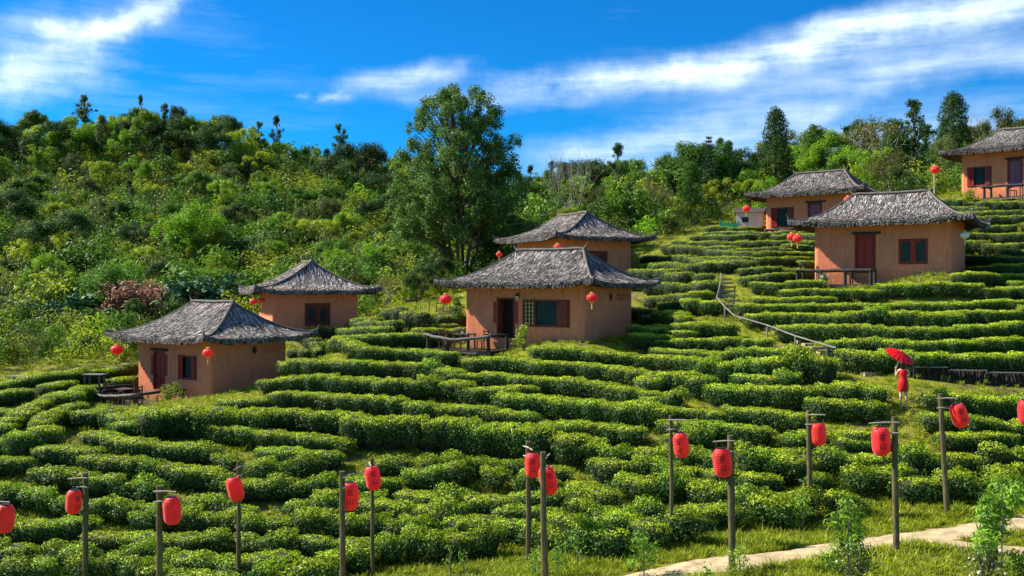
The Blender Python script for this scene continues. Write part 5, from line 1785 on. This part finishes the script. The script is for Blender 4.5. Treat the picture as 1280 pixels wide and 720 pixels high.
POLES = [  # base px, top px, top py, distance, lantern px, lantern cy, characters facing, tilt, scale, bar side, description
    (-14, -14, 620, 25.2, 6, 648, None, .06, .9, 'leftmost long red lantern, cut by the left picture edge', 'pole beyond the left picture edge carrying the cut-off lantern'),
    (107, 107, 591, 28.4, 92, 627, .9, .05, .86, 'long red lantern hanging left of its pole at far left', 'mossy pole with its lantern on the left side, far left'),
    (200, 199, 607, 25.2, 215, 638, None, -.06, .88, 'plain long red lantern just right of the second pole from the left', 'second pole from the left with its lantern on the right'),
    (299, 298, 577, 28.4, 294, 611, None, -.24, .86, 'tilted long red lantern in front of the third pole top', 'third pole from the left with a tilted lantern at its top'),
    (428, 428, 589, 25.0, 437, 620, .25, -.03, .9, 'long red lantern partly behind a thick pole left of centre', 'thick pole crossing in front of its own lantern left of centre'),
    (466, 465, 573, 28.3, 466, 597, .3, -.15, .85, 'long red lantern covering the top of the slim pole left of centre', 'slim pole hidden at its top by a lantern left of centre'),
    (661, 660, 552, 28.0, 666, 581, .0, -.04, .87, 'upper left lantern of the overlapping centre pair', 'left pole of the close centre pair'),
    (681, 679, 565, 25.0, 685, 600, .35, -.22, .9, 'lower right lantern of the overlapping centre pair', 'dark right pole of the close centre pair'),
    (840, 838, 519, 27.3, 851, 556, -.45, -.13, .87, 'long red lantern right of the slim yellowish pole', 'slim yellowish pole right of centre with two short bars'),
    (916, 913, 544, 24.7, 903, 578, -.2, -.10, .9, 'long red lantern hanging left of the dark pole by the path', 'dark pole at the near edge of the path right of centre'),
    (1013, 1011, 513, 29.2, 1023, 542, None, -.07, .85, 'pale-faced long lantern without writing, below and left of the woman', 'dark pole below and left of the woman with the parasol'),
    (1121, 1118, 521, 25.2, 1101, 551, -.15, -.05, .92, 'long lantern hanging from the long left-pointing bars below the woman', 'thick pole with two long left-pointing bars'),
    (1185, 1175, 492, 28.6, 1199, 519, .0, -.30, .88, 'tilted long lantern at the far right pole', 'leaning pole at right with lantern swinging to the right'),
    (1300, 1298, 490, 28.0, 1283, 515, None, -.05, .88, 'long red lantern cut by the right picture edge', 'pole beyond the right picture edge carrying the cut-off lantern'),
]
for i, (bx, tx, ty, Y, lx, ly, chars, tilt, sc_, lab, plab) in enumerate(POLES):
    rg = random.Random(60 + i)
    x = (bx - 640) / F * Y; z0 = T(x, Y)
    top = at(tx, ty, Y); top.y = Y
    lp = at(lx, ly, Y)
    infront = lx != tx and abs(lx - tx) < 9 and i not in (4, 7)
    yoff = -.34 if (infront or abs(lx - tx) < 2) else (.30 if i in (4, 7) else -.05)
    sgn = 1 if lp.x > top.x else -1
    lpos = Vector((lp.x * (Y + yoff) / Y, Y + yoff, lp.z * (Y + yoff) / Y))
    t = thing('lantern_pole', plab, 'pole', (x, Y, z0), 0, 'lantern poles along the path')
    H = top.z - z0; dxl = top.x - x
    r0 = .062 if i in (5, 8, 3) else .082
    if i in (7, 9): r0 = .092
    m = MB(); pth = []
    for k in range(9):
        f_ = k / 8; pth.append((dxl * f_ + rg.uniform(-.012, .012), rg.uniform(-.012, .012), -.5 + (H + .5) * f_))
    m.tube(pth, [r0 * (1.05 - .18 * k / 8) * rg.uniform(.95, 1.05) for k in range(9)], 10)
    m.build('post', M_POLE, t, smooth=False)
    arm = Vector((lpos.x - x, lpos.y - Y, 0)); al = max(arm.length, .32); ad = arm.normalized() if arm.length > .05 else Vector((0, -1, 0))
    perp = Vector((-ad.y, ad.x, 0))
    for zz, ex in ((H - .14, al + (.16 if i != 11 else .28)), (H - .42, min(al * .75, .34))):
        m = MB(); o_ = perp * (r0 + .02)
        a = Vector((dxl, 0, zz)) - ad * .11 + o_ * (-1 if ad.x > 0 else 1) * 1.0
        b = Vector((dxl, 0, zz + rg.uniform(-.03, .03))) + ad * ex + o_ * (-1 if ad.x > 0 else 1) * .4
        m.tube([a, (a + b) / 2 + Vector((0, 0, .015)), b], [.019, .022, .017], 6); m.build('crossbar', M_BAR, t)
    topz = z0 + H - .14
    hang = max(.03, topz - (lpos.z + LH * sc_ + .17))
    long_lantern(lab, lpos, min(hang, .6), chars, tilt, sc_)


# ------------------------------------------------------------------ woman with a red parasol
def skin_mesh(name, verts, edges, radii, root=0, sub=2):
    me = bpy.data.meshes.new(name); me.from_pydata(verts, edges, [])
    o = bpy.data.objects.new(name, me); COL.objects.link(o)
    md = o.modifiers.new('skin', 'SKIN'); md.use_smooth_shade = True
    for i, r in enumerate(radii):
        sv = me.skin_vertices[0].data[i]; sv.radius = (r, r) if not hasattr(r, '__len__') else r; sv.use_root = (i == root)
    ms = o.modifiers.new('sub', 'SUBSURF'); ms.levels = sub; ms.render_levels = sub
    dg = bpy.context.evaluated_depsgraph_get()
    out = bpy.data.meshes.new_from_object(o.evaluated_get(dg)); out.name = name
    bpy.data.objects.remove(o)
    return out


def person():
    g = hit(1129, 509.5, 0, 30)
    t = thing('person', 'woman in a short red dress seen from behind, holding a parasol between tea rows', 'person', (g[0], g[1], g[2]), R(-18))
    V = []; E_ = []; Rr = []
    def add(p, r, par=None):
        V.append(p); Rr.append(r)
        if par is not None: E_.append((par, len(V) - 1))
        return len(V) - 1
    # x right, -y towards the camera, +y away; she faces away to the left
    pel = add((0, 0, .90), (.150, .105))
    wa = add((0, .01, 1.07), (.108, .08), pel); ch = add((.005, .0, 1.24), (.135, .09), wa); sh = add((.005, .0, 1.345), (.10, .065), ch)
    nk = add((0, .01, 1.42), .044, sh); hb = add((-.01, .02, 1.49), (.072, .078), nk); hd = add((-.015, .025, 1.575), (.078, .09), hb); add((-.015, .02, 1.645), (.05, .06), hd)
    add((-.02, .115, 1.53), .012, hd)                                      # nose
    for s, kx in ((-1, -.02), (1, .04)):
        hip = add((s * .085, 0, .84), .095, pel); kn = add((s * .075 + kx * .4, .015 if s < 0 else -.01, .48), .055, hip)
        cf = add((s * .072 + kx, -.03, .34), .052, kn); an = add((s * .065 + kx, -.01, .085), .032, cf)
        he = add((s * .065 + kx, -.02, .035), .034, an); to = add((s * .07 + kx, .16, .025), .022, he)
    def hand(par, p, d, side, nrm):
        d = Vector(d).normalized(); side = Vector(side).normalized(); nrm = Vector(nrm).normalized(); p = Vector(p)
        pm = add(tuple(p + d * .045), (.030, .016), par)
        for k, (off, ln) in enumerate(((-.027, .062), (-.009, .072), (.009, .066), (.026, .050))):
            a = add(tuple(p + d * .085 + side * off), .0085, pm)
            b = add(tuple(p + d * (.085 + ln * .5) + side * off + nrm * .016), .008, a)
            add(tuple(p + d * (.085 + ln * .62) + side * off + nrm * .042), .007, b)
        a = add(tuple(p + d * .03 - side * .034 + nrm * .012), .010, pm); add(tuple(p + d * .062 - side * .046 + nrm * .034), .0085, a)
    # left arm: elbow out to the left, forearm straight up to the handle
    a = add((-.155, .0, 1.335), .048, sh); b = add((-.205, .05, 1.20), .040, a); c = add((-.235, .12, 1.10), .034, b)
    d = add((-.250, .13, 1.22), .032, c); e = add((-.245, .115, 1.345), .022, d)
    hand(e, (-.245, .115, 1.355), (0.1, 0, 1), (1, 0, 0), (.3, -.95, 0))
    # right arm bent in front of the body
    a = add((.165, .0, 1.335), .048, sh); b = add((.205, .06, 1.20), .040, a); c = add((.205, .14, 1.09), .034, b)
    d = add((.08, .20, 1.17), .030, c); e = add((-.06, .21, 1.27), .022, d)
    hand(e, (-.07, .205, 1.275), (-1, -.1, .35), (0, .3, 1), (.2, -.9, .2))
    me = skin_mesh('body', V, E_, Rr, 0, 2)
    me.materials.append(M_SKIN); link('body', me, t)
    # dress: fitted tube from bust to mid thigh, open at hem, with shoulder straps of cloth
    prof = [(.56, .150, .125), (.58, .165, .14), (.70, .178, .148), (.84, .182, .150), (.93, .170, .138), (1.02, .140, .112), (1.08, .126, .100), (1.16, .136, .106), (1.25, .152, .112), (1.32, .150, .100), (1.365, .118, .085), (1.385, .07, .07)]
    m = MB(); v = []; S = 24
    rg = random.Random(2)
    for j, (z, rx_, ry_) in enumerate(prof):
        for k in range(S):
            q = 2 * math.pi * k / S; w = 1 + (.045 * math.sin(q * 5 + j * .2) if z < .75 else .012 * math.sin(q * 7 + j))
            v.append((rx_ * w * math.cos(q), ry_ * w * math.sin(q), z + (.012 * math.sin(q * 4) if j == 0 else 0)))
    m.add(v, [(i * S + k, i * S + (k + 1) % S, (i + 1) * S + (k + 1) % S, (i + 1) * S + k) for i in range(len(prof) - 1) for k in range(S)])
    m.build('dress', M_REDDRESS, t, smooth=True)
    m = MB()
    hp = [(.03, 1.30), (.075, 1.34), (.098, 1.45), (.108, 1.55), (.105, 1.62), (.075, 1.675), (.02, 1.695)]
    v = []; S = 20
    for j, (rr_, z) in enumerate(hp):
        for k in range(S):
            q = 2 * math.pi * k / S
            face = max(0, math.sin(q))            # keep the face side free
            w = rr_ * (1 - .32 * face * (1 if z < 1.62 else .3)) * (1 + .04 * math.sin(k * 5.1 + j))
            v.append((-.015 + w * math.cos(q), .012 + w * math.sin(q) - .012, z))
    m.add(v, [(i * S + k, i * S + (k + 1) % S, (i + 1) * S + (k + 1) % S, (i + 1) * S + k) for i in range(len(hp) - 1) for k in range(S)])
    m.build('hair', M_HAIR, t, smooth=True)
    for s in (-1, 1):
        m = MB(); kx = -.02 if s < 0 else .04
        m.tube([(s * .065 + kx, -.055, .018), (s * .067 + kx, .05, .02), (s * .07 + kx, .185, .016)], [.034, .040, .028], 8); m.build('shoe', mat('pale_shoe', (.45, .36, .28)), t)
    # parasol
    c = at(1124.5, 444.5, 34.9)
    nrm = Vector((.33, -.42, .85)).normalized()
    pt = thing('parasol', 'open red paper parasol held above the woman in the red dress', 'parasol', c)
    Mq = nrm.to_track_quat('Z', 'Y').to_matrix()
    m = MB(); v = []; S = 32; rings = [(.0, .155), (.12, .135), (.28, .090), (.42, .040), (.53, -.015)]
    for rr_, z in rings:
        for k in range(S):
            q = 2 * math.pi * k / S; sc_ = 1 - (.022 if (k % 2 and rr_ > .4) else 0)
            v.append(Mq @ Vector((rr_ * sc_ * math.cos(q), rr_ * sc_ * math.sin(q), z - (.012 if k % 2 and rr_ > .1 else 0))))
    m.add([tuple(q) for q in v], [(i * S + k, i * S + (k + 1) % S, (i + 1) * S + (k + 1) % S, (i + 1) * S + k) for i in range(4) for k in range(S)])
    m.build('canopy', M_PARASOL, pt)
    for k in range(16):
        q = 2 * math.pi * k / 16 + .1; m = MB()
        m.tube([tuple(Mq @ Vector((r_ * math.cos(q), r_ * math.sin(q), z - .022))) for r_, z in rings[1:]], .005, 4, cap=False); m.build('rib', M_BAR, pt)
    tip = Mq @ Vector((0, 0, .19))
    rz = Matrix.Rotation(R(-18), 3, 'Z')
    handw = Vector(g) + rz @ Vector((-.225, .09, 1.40)); 
    dirh = (handw - (c + tip)).normalized()
    m = MB(); m.tube([tip, handw - c + dirh * .22], [.010, .012], 6); m.build('shaft', M_BAR, pt)
    m = MB(); m.lathe([(.02, -.03), (.03, .0), (.012, .04)], tuple(tip), 8, M=Mq); m.build('finial', M_BLACK, pt)


person()


# ------------------------------------------------------------------ steps, pipe rail, retaining edge, sheds
def steps(label, poly, w=1.05, gap=.55):
    P = np.array([hit(a, b)[:2] for a, b in poly]); d = np.r_[0, np.cumsum(np.linalg.norm(np.diff(P, axis=0), axis=1))]
    s = np.arange(0, d[-1], gap); X = np.interp(s, d, P[:, 0]); Y = np.interp(s, d, P[:, 1])
    t = thing('garden_steps', label, 'steps', (X[0], Y[0], T(X[0], Y[0])))
    rg = random.Random(4)
    for i in range(len(s)):
        a = math.atan2(np.gradient(Y)[i], np.gradient(X)[i]) + math.pi / 2
        m = MB(); z = T(X[i], Y[i])
        m.box((0, 0, 0), (w * rg.uniform(.85, 1.1), .34, .16), a)
        o = m.build('step', M_STEP, t); o.location = (X[i] - X[0], Y[i] - Y[0], z - T(X[0], Y[0]) + .01)
        o.rotation_euler = (0, 0, rg.uniform(-.08, .08))


steps('flight of pale earth steps climbing beside the grey pipe rail', [(905, 350), (910, 366), (916, 385), (935, 400), (968, 413), (1005, 428), (1040, 444)], .8, .7)
steps('few shallow steps left of the woman with the red parasol', [(1052, 452), (1072, 461), (1095, 470)], .8, .6)
steps('grassy steps under the lantern left of the middle cottage', [(572, 402), (565, 393), (560, 384)], 1.6, .7)


def pipe_rail():
    pl = [(901, 342), (900, 356), (896, 372), (906, 384), (918, 395), (959, 407), (994, 420), (1034, 432), (1045, 435)]
    P = []
    for a, b in pl:
        q = hit(a, b, .75); P.append((q[0], q[1], q[2] + .75))
    t = thing('pipe_rail', 'bent grey pipe handrail descending beside the earth steps', 'handrail', (P[-1][0], P[-1][1], P[-1][2] - .75))
    o = Vector(P[-1]) - Vector((0, 0, .75))
    m = MB(); m.tube([Vector(p) - o for p in P], .032, 6); m.build('rail', M_PIPE, t)
    for i in (1, 2, 3, 5, 6, 7):
        p = Vector(P[i]) - o
        m = MB(); m.tube([p - Vector((0, 0, 1.0)), p], .06 if i in (1, 2, 7) else .04, 6); m.build('post', M_LOG if i in (1, 2, 7) else M_PIPE, t)


pipe_rail()


def hoop():
    q = hit(552, 392, 0); t = thing('hoop_rail', 'small dark hoop handrail at the grassy steps left of the middle cottage', 'handrail', tuple(q))
    m = MB(); m.tube([(-.75, 0, -.2), (-.75, 0, .72), (-.60, 0, .88), (.2, 0, .95)], .03, 6); m.build('rail', M_BLACK, t)
    for x in (-.3, .1, .5):
        m = MB(); m.tube([(x, -.1, -.2), (x, -.1, .62)], .025, 6); m.build('post', M_BLACK, t)
    m = MB(); m.tube([(-.35, -.1, .60), (.55, -.1, .62)], .025, 6); m.build('lower_rail', M_BLACK, t)


hoop()


def retaining():
    P = [hit(a, b)[:3] for a, b in ((1142, 474), (1185, 478), (1235, 482), (1300, 484))]
    t = thing('terrace_edging', 'pale plank edging above bare earth bank coloured dark as shade behind the woman', 'edging', tuple(P[0]))
    o = P[0]
    rg = random.Random(3)
    ms = MB()
    for i in range(3):
        a, b = P[i] - o, P[i + 1] - o
        m = MB(); L = np.linalg.norm(b - a); c = (a + b) / 2
        rot = Matrix.Rotation(math.atan2(b[1] - a[1], b[0] - a[0]), 3, 'Z')
        m.box((c[0], c[1] + .05, c[2] + .50), (L * .99, .12, .035), M=rot); m.build('plank', M_PIPE, t)
        m = MB(); v = []; nn = 40
        for q in range(nn + 1):
            p = a + (b - a) * q / nn
            for j in range(4): v.append((p[0] + rg.uniform(-.03, .03), p[1] - .10 + .10 * j + rg.uniform(-.06, .06), p[2] - .15 + .22 * j + rg.uniform(-.05, .05)))
        m.add(v, [(q * 4 + j, q * 4 + 4 + j, q * 4 + 5 + j, q * 4 + 1 + j) for q in range(nn) for j in range(3)]); m.build('earth_face', M_SHADEDEARTH, t)
    for i in range(8):
        f_ = i / 7 * 3; k = min(int(f_), 2); p = P[k] * (1 - (f_ - k)) + P[k + 1] * (f_ - k) - o
        m = MB(); m.tube([(p[0], p[1] - .02, p[2] - .1), (p[0], p[1] - .02, p[2] + .50)], .03, 5); m.build('stake', M_DARKLOG, t)


M_SHADEDEARTH = mat('shaded_dark_earth', (.045, .030, .018), var=.5, scale=5, rough=1, bump=.8)  # bare earth, its colour darkened for the shade on the bank face
retaining()


def slatbench(label, px, py, Y, L):
    p = at(px, py, Y); z0 = T(p.x, p.y)
    t = thing('garden_bench', label, 'bench', (p.x, p.y, z0), R(-8)); hz = max(.45, p.z - z0)
    for k in range(4):
        m = MB(); m.box((0, -.24 + .16 * k, hz), (L, .13, .045)); m.build('slat', M_PIPE, t)
    for s in (-1, 1):
        for q in (-1, 1):
            m = MB(); m.box((s * (L / 2 - .15), q * .22, hz / 2 - .1), (.08, .08, hz)); m.build('leg', M_LOG, t)


slatbench('long grey slatted bench among the hedges at the left edge', 35, 477, 48.5, 2.1)
slatbench('short grey slatted bench left of the lowest cottage', 118, 468, 49.0, 1.1)


def shelter():
    p = at(597, 330, 77.); z0 = T(p.x, p.y)
    t = thing('small_shelter', 'small grey slatted roof in the shade left of the centre back cottage', 'shelter', (p.x, p.y, z0), R(-6)); hz = p.z - z0
    for k in range(9):
        m = MB(); M_ = Matrix.Rotation(R(28), 3, 'X'); m.box((-1.05 + k * .26, 0, hz), (.225, 1.9, .05), M=M_); m.build('roof_slat', M_PIPE, t)
    for s in (-1, 1):
        for q in (-1, 1):
            m = MB(); m.tube([(s * .95, q * .6, -.3), (s * .95, q * .6, hz + q * .3 - .06)], .06, 6); m.build('post', M_LOG, t)


shelter()


def outbuilding():
    p = at(938, 272, 76.); z0 = T(p.x, p.y)
    t = thing('outbuilding', 'small white rendered outbuilding left behind the upper right cottage', 'outbuilding', (p.x, p.y, z0), R(-20)); hz = p.z - z0 + .35
    m = MB(); m.box((0, 0, hz / 2 - .5), (2.0, 1.8, hz + 1)); m.build('wall', M_PLASTER, t)
    m = MB(); m.add([(-1.2, -1.15, hz), (1.2, -1.15, hz), (1.2, 1.15, hz), (-1.2, 1.15, hz), (-1.2, 0, hz + .4), (1.2, 0, hz + .4)], [(0, 1, 5, 4), (2, 3, 4, 5), (0, 4, 3), (1, 2, 5), (3, 2, 1, 0)]); m.build('roof', M_THATCHBASE, t)
    m = MB(); m.box((-.3, -.915, hz * .55), (.5, .04, .4)); m.build('window', M_GLASS, t)


outbuilding()


def netting():
    A = hit(900, 291, 0); B = hit(934, 285, 0)
    t = thing('garden_netting', 'sagging green net strung between stakes at the top of the tea bank', 'net', tuple(A))
    a = Vector((0, 0, 0)); b = Vector(B) - Vector(A)
    m = MB(); v = []; n = 16; k = 6
    for i in range(n + 1):
        for j in range(k + 1):
            f_ = i / n; p = a.lerp(b, f_); h = 1.0 * j / k * (1 - .45 * math.sin(f_ * math.pi) ** 2) * (1 - .3 * math.sin(f_ * 9) ** 2)
            v.append((p.x, p.y + .06 * math.sin(i * 1.7 + j), p.z + .05 + h))
    fc = [(i * (k + 1) + j, (i + 1) * (k + 1) + j, (i + 1) * (k + 1) + j + 1, i * (k + 1) + j + 1) for i in range(n) for j in range(k)]
    m.add(v, fc); m.build('net', M_NET, t)
    for f_ in (0, .5, 1):
        p = a.lerp(b, f_); m = MB(); m.tube([(p.x, p.y, p.z - .3), (p.x, p.y, p.z + 1.1)], .03, 5); m.build('stake', M_LOG, t)


netting()


# ------------------------------------------------------------------ young plants and shrubs in the foreground
def sapling(label, px, pybase, Y, h, n=420, leaf=.13, asp=.32, spread=.35, material=None, name='sapling', stems=1, seed=0, cat='plant', droop=.6, flowers=None, low=.25):
    rg = np.random.default_rng(900 + seed)
    x = (px - 640) / F * Y; z = T(x, Y)
    t = thing(name, label, cat, (x, Y, z))
    tubes = []; blobs = []
    for s in range(stems):
        a = rg.uniform(0, 6.28); q = spread * (.5 if stems > 1 else .1) * rg.uniform(.4, 1.2)
        hh = h * rg.uniform(.75, 1) if stems > 1 else h
        tp = (math.cos(a) * q, math.sin(a) * q, hh)
        tubes.append(([(math.cos(a) * .05 * (stems > 1), math.sin(a) * .05 * (stems > 1), -.15), (tp[0] * .4, tp[1] * .4, hh * .5), tp], [.022, .016, .006]))
        nb = 9 if stems == 1 else 4
        for k in range(nb):
            f_ = low + (1 - low) * (k + .5) / nb; aa = rg.uniform(0, 6.28); w = spread * (1.05 - f_ * .75) * rg.uniform(.5, 1.1)
            c = (tp[0] * f_ + math.cos(aa) * w, tp[1] * f_ + math.sin(aa) * w, hh * f_ + .05)
            blobs.append((c, rg.uniform(.10, .22) * (1 + spread)))
            tubes.append(([(tp[0] * f_ * .8, tp[1] * f_ * .8, hh * f_ - .08), c], [.009, .004]))
    V, tt = leaf_cloud(blobs, n, leaf, rg, asp, .15, droop=droop)
    link('leaves', quads_mesh('leaves', V, tt, [material or M_SAP]), t)
    link('stem', tubes_mesh(tubes, 5).mesh('stem', M_PALE if stems == 1 else M_BARK), t)
    if flowers:
        V, tt = leaf_cloud(blobs, flowers, .06, rg, .8, .6)
        tag(link('flowers', quads_mesh('flowers', V, tt, [M_WHITE]), t), kind='stuff')


sapling('tall leafy sapling in the foreground right of centre, in front of the path', 1060, 720, 22.6, 2.15, 1000, .17, .27, .55, seed=1)
sapling('grey-green shrub at the foot of the foreground sapling', 1072, 720, 22.4, 1.15, 520, .10, .35, .5, M_OLIVE, 'shrub', 7, 2, 'shrub', .1, 40)
sapling('tall leafy sapling at the right edge beside the dark garden lamp', 1252, 720, 22.3, 2.4, 1700, .16, .28, .78, seed=3, low=.42)
sapling('flowering grey-green shrub at the lower right corner', 1232, 720, 21.9, 1.1, 560, .09, .35, .55, M_OLIVE, 'shrub', 8, 4, 'shrub', .1, 90)
sapling('dark green small shrub at the right picture edge', 1275, 700, 22.5, .75, 420, .11, .4, .45, M_MID, 'shrub', 6, 5, 'shrub', .2)
sapling('small sapling at the foot of the centre pole pair', 697, 700, 25.6, .95, 240, .12, .3, .35, seed=6)
sapling('slim pale-stemmed young plant left of the centre pole pair', 563, 700, 26.2, 1.15, 60, .10, .3, .15, seed=7, low=.5)
sapling('second slim young plant standing in front of the last row at left centre', 580, 700, 26.8, .8, 50, .10, .3, .15, seed=8, low=.5)
sapling('leafy young plant at the foot of the slim yellowish pole', 805, 700, 25.0, 1.0, 380, .14, .3, .45, seed=9)
sapling('low leafy plant left of the dark pole by the path', 880, 715, 23.2, .5, 300, .12, .35, .4, seed=10, low=.1)
sapling('weedy tuft wrapped round the foot of the dark pole by the path', 925, 715, 24.2, .7, 300, .10, .3, .3, seed=11, low=.1)
sapling('small plant at the foot of the left pole of the centre pair', 668, 712, 26.0, .7, 240, .10, .35, .3, seed=12, low=.1)
sapling('short thin plant right of the centre pole pair', 722, 690, 26.6, .9, 90, .09, .35, .25, seed=13)
sapling('bushy plant at the foot of the pole left of the woman', 1003, 655, 28.4, 1.1, 420, .13, .32, .5, seed=14, low=.1)
sapling('pale green young bush against the wall below the lattice shutter', 655, 430, 46.5, 1.25, 500, .13, .4, .45, M_YEL, 'shrub', 5, 15, 'shrub', .2, 30)
sapling('pale green young bush in front of the closed red door of the lowest cottage', 216, 492, 46.6, 1.1, 500, .13, .4, .5, M_YEL, 'shrub', 5, 16, 'shrub', .2, 30)
sapling('potted white-flowering plant behind the rail of the red door cottage', 1032, 345, 51.2, .8, 260, .10, .4, .4, M_OLIVE, 'shrub', 5, 17, 'shrub', .2, 130)
sapling('tall weedy plant against the left wall of the middle cottage', 572, 390, 54.0, 2.0, 500, .17, .4, .45, M_MID, 'shrub', 5, 18, 'shrub', .2)
sapling('low pale bush beside the terrace of the top right cottage', 1213, 240, 63.0, 1.3, 380, .15, .4, .5, M_YEL, 'shrub', 5, 19, 'shrub', .2)


def garden_lamp():
    Y = 23.6; x = (1240 - 640) / F * Y; z = T(x, Y)
    t = thing('garden_lamp', 'dark stubby garden lamp post with a grey hood at the lower right', 'garden lamp', (x, Y, z))
    m = MB(); m.tube([(0, 0, -.2), (.01, 0, .5), (0, 0, 1.05)], [.13, .125, .12], 12); m.build('post', M_BLACK, t)
    m = MB(); m.lathe([(.11, 1.05), (.10, 1.28)], (0, 0, 0), 12); m.build('lamp_glass', M_GLASS, t)
    m = MB(); m.lathe([(.30, 1.28), (.29, 1.32), (.10, 1.46), (.03, 1.50)], (0, 0, 0), 16); m.build('hood', mat('grey_hood', (.16, .16, .20), rough=.4, spec=.5), t)


garden_lamp()
print('objects', len(bpy.data.objects))
